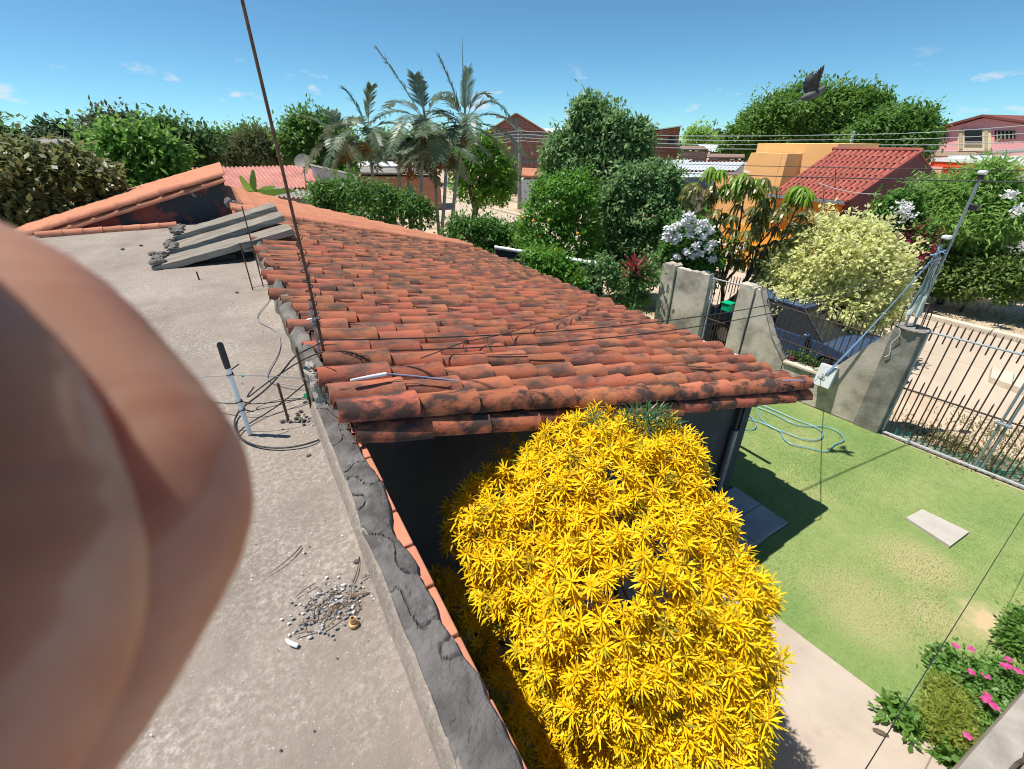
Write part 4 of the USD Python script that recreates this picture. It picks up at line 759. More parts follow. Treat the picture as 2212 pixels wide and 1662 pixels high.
for q in gr: part(bush, 'green_rosette', q, GRN, label='deep green shoot among the yellow leaves')

# ---------------------------------------------------------------- trees and shrubs
def pl(spec, dist):                          # lobes (u, v, r[, r vertical[, nearer by]]) at a distance
    out = []
    for q in spec:
        u, v, a = q[:3]; b = q[3] if len(q) > 3 else a; dd = dist - (q[4] if len(q) > 4 else 0); s = px(u, v, dd)
        out.append((W(u, v, dd), np.array([a, a, b]) * s))
    return out
def tree(name, label, cat, dist, spec, mat, n, per, size, seed, group=None, tr=.16, foot=None, z0=-.03, **kw):
    lobes = pl(spec, dist); c = np.mean([q[0] for q in lobes], 0); ft = np.array([c[0], c[1], z0]) if foot is None else np.asarray(foot, float)
    t_ = thing(name, label, cat, ft, group)
    part(t_, 'trunk', trunk(ft, [q[0] for q in lobes], tr, seed), MAT['bark'], smooth=60)
    part(t_, 'crown', crown(lobes, n, per, size, seed, **kw), mat); return t_, lobes
GL = dict(
    glossy=leaf('glossy_bronze_leaves', (.085, .115, .03), (.34, .34, .13), .42, .25, spec=.45), bright=leaf('fresh_green_leaves', (0.088, 0.213, 0.031), (0.225, 0.413, 0.075), .45, .3, spec=.3),
    dark=leaf('dark_green_leaves', (0.044, 0.113, 0.030), (0.134, 0.247, 0.060), .5, .25, spec=.3), mid=leaf('mid_green_leaves', (0.071, 0.179, 0.031), (0.201, 0.359, 0.071), .5, .28, spec=.3),
    grey=leaf('greyish_leaves', (.06, .10, .05), (.15, .19, .10), .5, .2), olive=leaf('olive_leaves', (0.075, 0.100, 0.031), (0.175, 0.200, 0.075), .55, .3),
    bluegreen=leaf('bluish_green_leaves', (0.094, 0.195, 0.062), (0.266, 0.423, 0.149), .5, .25, spec=.3), citrus=leaf('citrus_leaves', (0.062, 0.179, 0.021), (0.207, 0.427, 0.048), .45, .28, spec=.3, patch=((.28, .36, .03), 1.1, .62)),
    hedge=leaf('hedge_leaves', (0.060, 0.157, 0.026), (0.180, 0.360, 0.067), .48, .25, spec=.3), cream=leaf('cream_variegated_leaves', (.60, .62, .20), (.95, .93, .52), .5, .38, spec=.25), mango=leaf('mango_leaves', (0.071, 0.166, 0.025), (0.216, 0.374, 0.071), .5, .25, spec=.25),
    frond=leaf('palm_leaflets', (.075, .12, .055), (.24, .30, .17), .4, .2, spec=.5), deadfrond=leaf('dry_orange_stalks', (.30, .13, .02), (.52, .26, .05), .7, .2), umb=leaf('drooping_olive_leaves', (0.094, 0.106, 0.022), (0.275, 0.263, 0.056), .38, .25, spec=.6), umbnew=leaf('fresh_yellow_green_leaves', (.16, .30, .02), (.30, .46, .05), .4, .35),
    flower=leaf('white_petals', (.88, .88, .88), (.92, .92, .91), .6, .12), pink=leaf('pink_petals', (.60, .05, .26), (.80, .20, .46), .6, .3), crim=leaf('magenta_bracts', (.35, .015, .09), (.62, .05, .18), .6, .3), red=leaf('red_leaves', (.12, .012, .02), (.40, .06, .06), .35, .25), light=leaf('light_green_leaves', (0.172, 0.316, 0.071), (0.389, 0.575, 0.159), .55, .35, spec=.25), moss=leaf('yellowish_green_leaves', (.22, .28, .04), (.44, .50, .11), .6, .3), far=leaf('far_green_leaves', (.03, .07, .025), (.085, .15, .06), .6, .2), banana=leaf('banana_leaf', (.12, .26, .03), (.25, .42, .08), .4, .4))
tree('bronze_leaf_tree', 'broad tree with large glossy bronze leaves left behind the orange roof', 'tree', 17, [(35, 414, 95, 90), (115, 402, 85, 65), (165, 415, 80, 72), (90, 450, 95, 70), (200, 432, 55, 58), (30, 480, 90, 60)], GL['glossy'], 1700, 8, .19, 11, wide=.55)
tree('green_tree', 'bright green rounded tree beside the bronze tree above the orange roof', 'tree', 21, [(270, 330, 62, 50), (320, 345, 65, 60), (355, 360, 50, 55), (250, 370, 60, 55), (310, 400, 85, 50)], GL['bright'], 750, 8, .26, 12, wide=.45)
tree('dark_tree', 'dense dark green tree rising left of the steel rod behind the pink roof', 'tree', 30, [(345, 300, 48, 35), (390, 318, 45, 35), (420, 330, 40, 40), (380, 350, 60, 40)], GL['dark'], 1000, 7, .28, 13, group=None)
tree('dark_tree', 'dark round tree at the skyline gap left of the steel rod', 'tree', 34, [(455, 320, 40, 30), (440, 345, 40, 30), (475, 345, 30, 28)], GL['dark'], 600, 7, .28, 14)
tree('spreading_tree', 'greyish flat-topped tree highest on the left skyline', 'tree', 52, [(250, 275, 42, 16), (275, 268, 30, 12), (225, 290, 35, 14)], GL['grey'], 420, 6, .45, 15, droop=0)
tree('far_tree', 'dome-shaped dark tree behind the small far house at left', 'tree', 60, [(120, 300, 34, 24), (150, 300, 40, 22), (180, 315, 34, 22), (95, 310, 20, 20)], GL['far'], 480, 6, .55, 16)
tree('far_tree', 'dark tree cut by the left edge of the frame on the skyline', 'tree', 42, [(5, 318, 38, 26), (-30, 310, 40, 40), (15, 340, 45, 20)], GL['dark'], 320, 6, .5, 17)
tree('far_tree', 'small dark tree between the dome-shaped tree and the bright green tree', 'tree', 46, [(210, 315, 22, 24), (200, 335, 22, 20)], GL['dark'], 200, 6, .45, 171)
tree('green_tree', 'leafy green tree right behind the pink corrugated roof at the steel rod', 'tree', 36, [(530, 310, 34, 30), (560, 322, 45, 35), (505, 330, 30, 30)], GL['mid'], 750, 7, .28, 18)
tree('olive_tree', 'pale olive feathery tree behind the pink corrugated roof', 'tree', 33, [(545, 325, 42, 36), (590, 325, 42, 38), (520, 345, 45, 25), (570, 350, 60, 20)], GL['olive'], 700, 8, .30, 19, wide=.2)
tree('green_tree', 'tall bushy green tree between the steel rod and the palms', 'tree', 31, [(665, 290, 52, 38), (700, 300, 45, 40), (640, 320, 40, 40), (690, 345, 55, 40), (735, 330, 40, 50)], GL['mid'], 1200, 8, .26, 20)
tree('citrus_shrub', 'rounded green shrub behind the roof edge left of the palm stems', 'shrub', 16.5, [(745, 425, 60, 42), (810, 430, 60, 38), (700, 430, 35, 38), (860, 455, 50, 38), (780, 460, 85, 40), (905, 470, 40, 35)], GL['hedge'], 1100, 8, .13, 21, tr=.07)
tree('street_tree', 'small round street tree on a short trunk right of the palms', 'tree', 26, [(1050, 345, 45, 45), (1080, 380, 40, 50), (1020, 400, 45, 45), (1060, 420, 48, 32), (1010, 360, 35, 35)], GL['citrus'], 800, 8, .22, 22, tr=.22, foot=W(1014, 470, 26) * [1, 1, 0])
tree('hedge_shrub', 'dark leafy shrub along the garden wall right below the palm stems', 'shrub', 15, [(1000, 510, 45, 38), (1055, 505, 50, 35), (1110, 520, 45, 38), (1150, 540, 40, 38), (1085, 545, 50, 30)], GL['hedge'], 1000, 8, .13, 23, tr=.06)
ot, ol = tree('orange_tree', 'citrus tree with a few ripe oranges left of the big garden trees', 'tree', 13.5, [(1200, 440, 70, 55), (1250, 425, 45, 50), (1180, 500, 75, 60), (1235, 520, 65, 65), (1160, 550, 45, 40), (1220, 580, 55, 40), (1185, 572, 48, 36, 2.3), (1225, 600, 40, 30, 2.4), (1150, 560, 25, 22, 2)], GL['citrus'], 1700, 8, .12, 24, tr=.09)
for u, v in ((1152, 478), (1185, 477), (1165, 512), (1200, 540), (1248, 505), (1130, 470)): part(ot, 'fruit', trimesh.creation.icosphere(2, .042).apply_translation(W(u, v, 12.5)), plain('orange_peel', (.75, .33, .03), .5), smooth=True)
tree('big_tree', 'tallest grey-green tree with layered foliage at the middle of the skyline', 'tree', 20, [(1270, 255, 45, 38), (1300, 290, 75, 40), (1225, 330, 60, 45), (1350, 320, 60, 45), (1290, 350, 90, 50), (1210, 380, 50, 42), (1380, 290, 28, 26), (1370, 360, 45, 45), (1300, 420, 70, 60)], GL['bluegreen'], 1900, 9, .21, 25, wide=.42, tr=.25, droop=.35)
tree('garden_tree', 'bushy deep green tree in layered mounds in front of the tallest tree', 'tree', 14.5, [(1370, 400, 55, 40), (1420, 400, 50, 45), (1450, 430, 40, 35), (1340, 450, 60, 45), (1400, 460, 75, 45), (1320, 510, 50, 40), (1390, 530, 75, 45), (1440, 510, 50, 55), (1300, 560, 45, 35), (1360, 585, 60, 35)], GL['bluegreen'], 1900, 9, .15, 26, wide=.42, tr=.13, droop=.35)
tree('garden_shrub', 'low green shrub spilling over the garden wall beside the left wall panel', 'shrub', 11.5, [(1345, 625, 35, 32), (1395, 600, 35, 30), (1370, 650, 35, 30), (1305, 590, 40, 42), (1275, 610, 32, 36)], GL['bluegreen'], 420, 8, .11, 27, tr=.04)
# white-flowering shrub
ft, fl = tree('flowering_shrub', 'dark green shrub covered with white flower heads behind the left wall panel', 'shrub', 12.2, [(1490, 520, 50, 50), (1465, 555, 40, 38), (1515, 560, 38, 40), (1490, 595, 50, 35)], GL['hedge'], 700, 8, .13, 28, tr=.06)
r = R('heads')
for u, v in [(1492, 465), (1478, 478), (1500, 475), (1512, 482), (1470, 490), (1488, 492), (1505, 497), (1525, 485), (1532, 500), (1450, 495), (1447, 505), (1470, 510), (1495, 510), (1518, 512), (1535, 525), (1480, 545), (1465, 556), (1505, 530), (1512, 545), (1520, 535), (1458, 520), (1498, 555), (1530, 560), (1515, 590), (1440, 515)]:
    p = W(u, v, 11.6) + r.normal(size=3) * [.05, .05, 0]; k = 70; o = p + r.normal(size=(k, 3)) * [.043, .043, .03]
    part(ft, 'flower_head', leaves(o, r.normal(size=(k, 3)) + [0, 0, .4], r.normal(size=(k, 3)) * .4 + [0, 0, 1], .075, .065, .2), GL['flower'])
# cream variegated round tree
tree('variegated_tree', 'round pale yellow variegated tree shading the parked car beyond the railing', 'tree', 12.8, [(1800, 560, 110, 85), (1740, 600, 90, 75), (1860, 580, 85, 80), (1690, 590, 55, 55), (1780, 640, 130, 55), (1880, 630, 75, 65), (1850, 520, 60, 45), (1920, 600, 40, 50), (1700, 650, 50, 45), (1740, 670, 60, 45), (1820, 680, 95, 40), (1890, 665, 60, 50)], GL['cream'], 3600, 9, .105, 29, tr=.14, rough=.06, wide=.55, up=.8, droop=0)
# umbrella tree: drooping leaflet whorls
um = thing('umbrella_tree', 'slender tree of drooping olive leaf whorls with bright new tufts before the orange house', 'tree', (*W(1565, 640, 12.6)[:2], 0)); r = R('umb')
feet = [(*W(1563, 640, 12.6)[:2], 0), (*W(1560, 652, 12.2)[:2], 0)]
lob_u = pl([(1510, 415, 30, 30), (1520, 455, 32, 40), (1610, 400, 50, 25), (1600, 440, 60, 40), (1560, 450, 50, 45), (1600, 490, 60, 40), (1580, 520, 55, 30), (1690, 470, 50, 30), (1650, 500, 50, 35), (1720, 450, 35, 30), (1620, 540, 40, 25), (1700, 500, 40, 25)], 12.8)
part(um, 'trunk', trunk(feet[0], [q[0] for q in lob_u[:8]], .06, 3), MAT['bark'], smooth=60); part(um, 'trunk', trunk(feet[1], [q[0] for q in lob_u[7:]], .07, 4), MAT['bark'], smooth=60)
def whorl(p, r, L, n=11, w=.05, droop=1.25):
    ph = np.arange(n) / n * 6.283 + r.random() * 6; d = np.c_[np.cos(ph), np.sin(ph), np.full(n, -.25) + r.normal(size=n) * .2]; nn = np.c_[np.cos(ph) * .3, np.sin(ph) * .3, np.ones(n)]
    return leaves(np.asarray(p) + d * .02, d, nn, L * r.uniform(.8, 1.15, n), w, droop, 3)
P, OUT = clumps(lob_u, 140, r, .15, .3, -1)
for p in P: part(um, 'leaf_whorl', whorl(p, r, r.uniform(.19, .27), int(r.integers(9, 13)), .058, r.uniform(.5, .9)), GL['umb'])
for u, v, s in ((1545, 365, 22), (1610, 392, 30), (1580, 405, 22), (1640, 398, 26), (1725, 405, 24), (1600, 385, 20), (1745, 412, 14)):
    for i in range(5): q = W(u + r.normal() * s * .35, v + r.normal() * 5, 12.5); part(um, 'new_leaf_whorl', whorl(q, r, .26, 13, .055, .8), GL['umbnew'])
for u, v0, v1 in ((1545, 372, 430), (1725, 415, 455)): part(um, 'shoot', tube([W(u, v0, 12.5), W(u - 3, v1, 12.7)], .025, 6), MAT['bark'])
# cordyline with dark red leaves
co = thing('red_leaf_plant', 'upright plant with dark red strap leaves beside the left wall panel', 'plant', (*W(1375, 650, 11.3)[:2], 0)); r = R('cordy'); cpt = W(1372, 585, 11.3)
part(co, 'stem', tube([(*W(1375, 650, 11.3)[:2], 0), cpt], .025, 6), MAT['bark'])
for i in range(26): ph = i * 2.4; e = .1 + i / 26 * 1.2; d = np.array([[math.cos(ph) * math.cos(e), math.sin(ph) * math.cos(e), math.sin(e)]]); part(co, 'leaf', leaves(cpt[None] + [0, 0, .12 * i / 26 - .1], d, [[-math.cos(ph) * math.sin(e), -math.sin(ph) * math.sin(e), math.cos(e)]], r.uniform(.35, .5), .075, .3, 4), GL['red'])
# right side
fth, _ = tree('feathery_tree', 'wide feathery light green tree behind the gate post at the right', 'tree', 19.5, [(2030, 430, 55, 40), (2090, 440, 60, 45), (2140, 460, 60, 40), (2070, 480, 80, 40), (2160, 480, 60, 40), (2130, 400, 35, 45), (2200, 470, 50, 35), (2110, 520, 55, 28), (2190, 440, 40, 30)], GL['light'], 2500, 9, .20, 31, wide=.24, tr=.12)
dsh, _ = tree('dark_shrub', 'dark shrub with a few white blossoms behind the cream tree', 'shrub', 18, [(1920, 465, 32, 40), (1945, 450, 30, 35), (1900, 490, 30, 30), (1960, 490, 30, 35)], GL['hedge'], 500, 8, .15, 32, tr=.05)
hd, _ = tree('hedge', 'broad dark clipped hedge with dry patches across the street at the right', 'hedge', 19, [(2040, 590, 55, 40), (2100, 580, 60, 42), (2160, 590, 60, 40), (2220, 590, 60, 42), (2130, 620, 70, 28), (2060, 620, 50, 30), (2010, 600, 35, 45), (2200, 620, 60, 28), (1985, 570, 30, 40), (2270, 590, 50, 45)], leaf('hedge_mixed_leaves', (0.075, 0.150, 0.027), (0.250, 0.325, 0.075), .55, .2, patch=((.22, .10, .05), 1.4, .66)), 2300, 8, .13, 33, tr=.05)
bg = thing('bougainvillea', 'magenta flowering creeper between the cream tree and the hedge', 'shrub', (*W(1975, 580, 17.5)[:2], 0)); lobes = pl([(1975, 510, 22, 25), (1985, 540, 25, 28), (1970, 560, 22, 25), (1995, 520, 20, 20)], 17.5)
part(bg, 'stem', trunk((*W(1975, 580, 17.5)[:2], 0), [q[0] for q in lobes], .04, 1), MAT['bark']); part(bg, 'leaf_mass', crown(lobes, 160, 8, .13, 34), GL['hedge']); part(bg, 'bracts', crown(lobes, 170, 7, .085, 35, wide=.8, fill=0), GL['crim'])
for i, (u, v) in enumerate(((1950, 455), (1962, 462), (1955, 448), (2185, 420), (2200, 455))):
    p = W(u, v, 17.2); r = R(('wf', i)); k = 46; part(dsh if i < 3 else fth, 'flower_head', leaves(p + r.normal(size=(k, 3)) * (.09 if i < 3 else .06), r.normal(size=(k, 3)), r.normal(size=(k, 3)) * .5 + [0, -.3, 1], .1, .08, .2), GL['flower'], label='white blossom cluster')
tree('mango_tree', 'huge dense dome-shaped mango tree on the right skyline under the flying bird', 'tree', 44, [(1680, 255, 75, 52), (1760, 245, 90, 52), (1830, 240, 70, 40), (1880, 245, 48, 42), (1640, 290, 65, 35), (1720, 295, 90, 45), (1600, 310, 45, 30), (1800, 300, 80, 40)], GL['mango'], 3800, 8, .29, 36, tr=.5, rough=.07)
tree('mango_tree', 'slightly nearer dark tree with a ragged top joined to the right of the dome-shaped mango', 'tree', 38, [(1930, 280, 55, 38), (1985, 275, 35, 32), (1890, 300, 50, 38), (1950, 320, 60, 30), (2000, 300, 25, 28)], GL['mid'], 1500, 8, .27, 37, tr=.3)
tree('far_tree', 'light green tree behind the white shed roof in the skyline gap', 'tree', 75, [(1500, 296, 24, 11), (1525, 302, 20, 8)], GL['light'], 260, 6, .6, 38)
tree('far_tree', 'small dark tree right of the light green tree in the skyline gap', 'tree', 85, [(1545, 303, 16, 8), (1565, 306, 14, 6)], GL['far'], 160, 6, .7, 39)
tree('far_tree', 'row of green trees behind the palm crowns left of the brick gable building', 'tree', 58, [(790, 325, 40, 22), (850, 318, 45, 26), (910, 322, 45, 24), (970, 318, 45, 26), (1020, 325, 35, 20), (740, 330, 40, 20)], GL['mid'], 1100, 7, .42, 390, tr=.3)
# woods along the horizon
r = R('woods'); lobes = []
for a in np.linspace(-78, 78, 130):
    if 38 < a < 40: continue
    th = YAW + math.radians(a + r.normal() * .5); dd = r.uniform(110, 190); h = r.uniform(4.2, 6.0); lobes.append((np.array([math.sin(th) * dd, math.cos(th) * dd, h * .35]), np.array([5.5, 5.5, h * .65])))
solo('distant_woods', crown(lobes, 2600, 7, 1.0, 'woods', wide=.7, fill=.3), GL['far'], 'far dark line of woods along the whole horizon', 'woods', kind='stuff')
# banana plant
bp = thing('banana_plant', 'small banana plant with broad pale leaves before the pink roofed house', 'plant', (*YP(545, 430, 16.8)[:2], 0)); b_ = YP(548, 425, 16.8); r = R('banana')
part(bp, 'stem', tube([(b_[0], b_[1], 0), b_], [.1, .07], 8), GL['banana'])
for u, v, c in ((545, 385, .3), (580, 398, .8), (530, 400, .5), (600, 408, .9), (560, 415, .6)):
    e = YP(u, v, 16.7 + r.normal() * .3); d = e - b_; L = np.linalg.norm(d) * 1.4; part(bp, 'leaf', leaves(b_[None], d[None], [[-.3, -1, .5]], L, .2, c * .5, 6), GL['banana'], smooth=True)
# palms
def frond(b, d, L, droop, r, nl=40, wl=.52, curl=0):
    d = unit(np.asarray(d, float)); t = np.linspace(0, 1, 12); sp = np.asarray(b) + d * (t * L)[:, None] + np.array([0, 0, -1.0]) * (droop * L * t ** 2.2)[:, None] + np.cross(d, [0, 0, 1])[None] * (curl * L * t ** 2)[:, None]
    ms = [tube(sp, np.linspace(.016, .004, 12), 4)]; tt = np.linspace(.22, 1, nl); c = np.stack([np.interp(tt, t, sp[:, i]) for i in range(3)], 1); tg = unit(np.gradient(c, axis=0)); s = unit(np.cross(tg, [0, 0, 1.0])); up = np.cross(s, tg)
    for sg in (-1, 1): ms.append(leaves(c, tg * .65 + s * sg * .85 + up * .35 + r.normal(size=c.shape) * .1, up + s * sg * -.3, wl * (1 - .45 * np.abs(tt - .45) / .55) * r.uniform(.85, 1.1, nl), .05, .35, 2))
    return join(ms)
def palm(u0, v0, dist, u1, v1, fr, label, seed, spear=None, k=1.5):
    fr = [(a, b_, c, L * k, dr, cu) for a, b_, c, L, dr, cu in fr]
    b = W(u0, v0, dist); b[2] = 0; top = W(u1, v1, dist); r = R(('palm', seed)); t_ = thing('palm_tree', label, 'palm', b, None)
    midp = (b + top) / 2 + [r.normal() * .12, r.normal() * .1, 0]; p = smooth_path([b, midp, top], 16); part(t_, 'trunk', tube(p, np.linspace(.085, .055, 16), 8), MAT['palm_bark'], smooth=60)
    part(t_, 'crown_shaft', tube([top - [0, 0, .55], top - [0, 0, .2], top], [.06, .085, .05], 8), plain('pale_crown_shaft', (.26, .29, .18), .5), smooth=60)
    fr = fr + [(math.cos(q_), r.uniform(-.1, .9), math.sin(q_), k * r.uniform(1.0, 1.35), r.uniform(.4, .8), 0) for q_ in r.uniform(0, 6.28, 2)]
    right, up = RIGHT, np.array([0, 0, 1.0]); away = unit(np.array([FWD[0], FWD[1], 0]))
    for (dx, dz, dy, L, dr, cu) in fr: part(t_, 'frond', frond(top, right * dx + up * dz + away * dy, L, dr, r, curl=cu), GL['frond'])
    if spear: part(t_, 'spear_leaf', tube([top, top + [0, 0, spear * .6], top + [.02, 0, spear]], [.03, .02, .004], 6), GL['frond'])
    o = top - [0, 0, .5] + r.normal(size=(70, 3)) * [.12, .12, .1]; part(t_, 'flower_stalk', leaves(o, r.normal(size=(70, 3)) + [0, 0, -.6], r.normal(size=(70, 3)), .35, .02, .3), GL['deadfrond'])
def fan(r, n, L, lift=.6):
    out = []
    for i in range(n):
        a = i / n * 6.283 + r.normal() * .2; e = r.uniform(.15, 1.0) * lift
        out.append((math.cos(a), e, math.sin(a), L * r.uniform(.8, 1.1), r.uniform(.25, .7), r.normal() * .15))
    return out
r = R('fans')
palm(968, 508, 19.3, 1005, 268, [(-.45, 1.3, 0, 1.7, .15, -.1), (.1, 1.5, .1, 1.5, .25, .1), (.9, 1.2, -.1, 1.9, .75, .1), (1.1, .7, .1, 2.0, .85, 0), (.5, 1.4, .3, 1.7, .6, .2), (-.9, .7, .3, 1.7, .6, 0), (.9, .1, -.3, 1.7, .6, 0), (-1, .2, -.2, 1.5, .7, 0), (.2, .6, -.9, 1.6, .8, 0), (.7, -.2, .2, 1.4, .5, 0), (-.5, 1.0, -.5, 1.5, .5, 0)], 'tallest palm with arching fronds and a thin upright spear leaf', 1, 2.6)
palm(905, 498, 19.6, 918, 262, [(-.75, 1.25, 0, 1.9, .1, -.1), (-1, .55, .1, 1.8, .6, 0), (-.2, 1.5, .2, 1.4, .3, 0), (.5, 1.1, .3, 1.5, .5, 0), (-1, .0, -.2, 1.6, .6, 0), (.9, .4, -.3, 1.5, .7, 0), (-.4, .4, -.9, 1.6, .8, 0), (-.8, .9, .5, 1.7, .5, 0), (.3, .0, -.8, 1.4, .6, 0)], 'palm left of the tallest palm with one stiff frond raised to the left', 2, 1.6)
palm(838, 460, 20.5, 795, 285, [(-.4, 1.3, 0, 1.5, .35, -.2), (.25, 1.4, 0, 1.4, .3, .2), (-1, .6, .2, 1.5, .6, 0), (.9, .6, .1, 1.3, .6, 0), (-.6, .2, -.7, 1.4, .8, 0), (.4, .2, -.8, 1.3, .7, 0), (-.9, -.2, .1, 1.2, .6, 0)], 'palm with two upright fronds over the citrus shrub', 3)
palm(800, 440, 21.5, 740, 305, [(-.9, .9, 0, 1.4, .3, 0), (-.3, 1.2, .2, 1.2, .4, 0), (.5, 1.0, 0, 1.2, .5, 0), (-1, .1, .1, 1.2, .7, 0), (.8, .1, -.4, 1.1, .7, 0)], 'leftmost palm leaning out over the pink roofed house', 4)
palm(940, 500, 18.9, 965, 320, fan(r, 6, 1.3, .9), 'short palm between the two tallest palms', 5); palm(950, 505, 20.2, 940, 330, fan(r, 6, 1.2, .9), 'palm half hidden behind the tallest palm stems', 6)
palm(870, 480, 20.8, 862, 322, fan(r, 6, 1.3, .9), 'middle palm with hanging dry stalks left of the stem cluster', 7); palm(892, 490, 21.0, 885, 345, fan(r, 6, 1.1), 'small palm with few fronds behind the middle palm', 8)
# flower bed at the lower right
r = R('bed'); fb = thing('flowering_bush', 'low green bush with pink flowers in the lower right corner of the lawn', 'bush', G(2110, 1500)); fz = [(2062, 1440, .22), (2100, 1470, .26), (2150, 1510, .3), (2130, 1540, .3), (2085, 1490, .26), (2175, 1470, .3), (2155, 1560, .3), (2215, 1495, .32), (2115, 1590, .26)]
lobes = [(G(u, v, z * .45), np.array([.2, .2, z * .4])) for u, v, z in fz]
part(fb, 'stem', trunk(G(2110, 1500), [q[0] for q in lobes], .015, 2), MAT['bark']); part(fb, 'leaf_mass', crown(lobes, 520, 7, .055, 41, wide=.5, fill=.2), leaf('periwinkle_leaves', (.07, .19, .03), (.22, .38, .09), .45, .25))
def flower(p, s, r):
    a = np.arange(5) / 5 * 6.283 + r.random(); d = np.c_[np.cos(a), np.sin(a), np.full(5, .15)]; return leaves(np.repeat(np.asarray(p)[None], 5, 0), d, np.c_[-.15 * np.cos(a), -.15 * np.sin(a), np.ones(5)], s, s * .85, .1, 3)
for u, v, z in ((2064, 1395, .30), (2098, 1402, .32), (2128, 1512, .36), (2133, 1503, .36), (2150, 1528, .36), (2090, 1590, .32), (2168, 1438, .40), (2200, 1450, .40), (2130, 1460, .36), (2178, 1425, .40), (2143, 1521, .36), (2098, 1452, .33), (2180, 1440, .40)): part(fb, 'flower', flower(G(u, v, z), .036, r), GL['pink'])
fb2 = thing('flowering_bush', 'second low green bush cut by the right edge above the corner bush', 'bush', G(2195, 1380)); lobes = [(G(2205, 1385, .12), np.array([.16, .16, .14])), (G(2235, 1370, .15), np.array([.2, .2, .18]))]; part(fb2, 'leaf_mass', crown(lobes, 260, 7, .06, 42), GL['mid'])
ys = thing('feathery_shrub', 'small yellowish feathery shrub beside the pink flowers on the lawn', 'shrub', G(2050, 1480)); lobes = [(G(2038, 1500, .14), np.array([.17, .17, .13])), (G(2058, 1535, .15), np.array([.17, .17, .15])), (G(2035, 1560, .15), np.array([.18, .16, .14])), (G(2065, 1580, .15), np.array([.16, .16, .14]))]
part(ys, 'stem', trunk(G(2050, 1500), [q[0] for q in lobes], .012, 2), MAT['bark']); part(ys, 'leaf_mass', crown(lobes, 420, 9, .05, 43, wide=.16, fill=.4), GL['moss'])
for i, (u, v, s) in enumerate(((1945, 1545, .09), (1960, 1560, .08), (2060, 1640, .08))): solo('weed', crown([(G(u, v, .03), np.array([s, s, s * .6]))], 60, 8, .075, ('wd', i), fill=.5, bumps=0, spread=.035), GL['mid'], ['leafy weed at the edge of the path and lawn, upper one', 'leafy weed at the edge of the path and lawn, lower one', 'leafy weed at the path corner by the boundary wall'][i], 'weed')
pf = thing('border_plant', 'low plant with pink flowers behind the low wall under the railing', 'plant', fence(4.1, .5, .3)); lobes = [(fence(y, .68, .26), np.array([.12, .18, .12])) for y in (3.9, 4.15)]; part(pf, 'leaf_mass', crown(lobes, 150, 7, .07, 44), GL['mid'])
for u, v in ((1705, 769), (1707, 776), (1718, 783), (1728, 787), (1712, 772)): part(pf, 'flower', flower(FX(u, v, .12), .045, r), GL['pink'])
solo('planter_soil', box(fence(3.0, -.03, .35), fence(5.0, .5, .75)), MAT['bark'], 'dark planting bed behind the railing', 'planting bed')
solo('dry_leaf', leaves(G(np.array(1885), 1575)[None] + [0, 0, .03] if False else G(1885, 1575, .035)[None], [[.4, -.6, .05]], [[0, 0, 1.0]], .12, .05, .1, 3), MAT['bark'], 'dry brown leaf lying on the path below the lawn edge', 'leaf')
# ---------------------------------------------------------------- houses beyond
def brick_mat(name, c1, c2, mortar, scale):
    N = {'g': ('geometry', {}), 'sep': ('separate_xyz', {}), 'ad': ('math', {'math_type': 'add'}), 'cb': ('combine_xyz', {}), 'b': ('brick_texture', {'color1': c1, 'color2': c2, 'mortar': mortar, 'scale': scale, 'mortar_size': .03, 'brick_width': .5, 'row_height': .25, 'bias': 0.0}), 'p': ('principled_bsdf', {'roughness': .92})}
    return material(name, N, [('g.position', 'sep.vector'), ('sep.x', 'ad.value1'), ('sep.y', 'ad.value2'), ('ad.value', 'cb.x'), ('sep.z', 'cb.y'), ('cb.vector', 'b.vector'), ('b.color', 'p.base_color')])
MAT.update(brick=brick_mat('red_brickwork', (.30, .085, .05), (.23, .065, .04), (.22, .16, .13), 1.6), oldbrick=brick_mat('old_brown_brickwork', (.27, .15, .11), (.20, .11, .085), (.26, .21, .18), 1.6),
    beam=two_tone('concrete_beam', (.13, .12, .115), (.20, .185, .175), 3, .9), orange=two_tone('orange_wall_paint', (.93, .50, .19), (.95, .55, .23), .8, .85), deep=two_tone('deep_orange_paint', (.90, .36, .03), (.93, .41, .05), .8, .8), maroon=two_tone('maroon_wall', (.19, .058, .05), (.23, .075, .062), 1.2, .9),
    pinkwall=two_tone('pink_wall_paint', (.86, .40, .41), (.90, .46, .47), .5, .88), cream=two_tone('cream_trim', (.80, .66, .42), (.84, .72, .50), 1, .85), redwall=two_tone('coral_red_wall', (.70, .115, .125), (.76, .15, .155), .8, .85), signal=two_tone('signal_red_paint', (.80, .075, .025), (.84, .10, .03), .5, .7), corr=two_tone('pink_corrugated_sheet', (.44, .17, .135), (.55, .245, .20), 1.3, .75, c3=(.36, .15, .12), s3=1.8, t3=(.52, .7)),
    tin=two_tone('bright_tin_sheet', (.62, .66, .68), (.74, .78, .79), .8, .45, metallic=.15), dulltin=two_tone('dull_fibre_sheet', (.20, .185, .165), (.30, .28, .25), 1.2, .85), mint=two_tone('pale_mint_sheet', (.55, .68, .60), (.64, .76, .68), .5, .6), whitewall=two_tone('whitewashed_wall', (.60, .61, .62), (.68, .69, .70), 1, .9), dark=plain('dark_opening', (.02, .02, .022), .6), glass=plain('dark_window_glass', (.03, .035, .04), .12), buff=two_tone('buff_wall', (.50, .40, .27), (.58, .47, .33), 1, .9))
def quad(a, b, c, d, th, n=None):
    a, b, c, d = (np.asarray(q, float) for q in (a, b, c, d)); nn = unit(np.cross(b - a, d - a)); return slab_poly([a, b, c, d], nn * th)
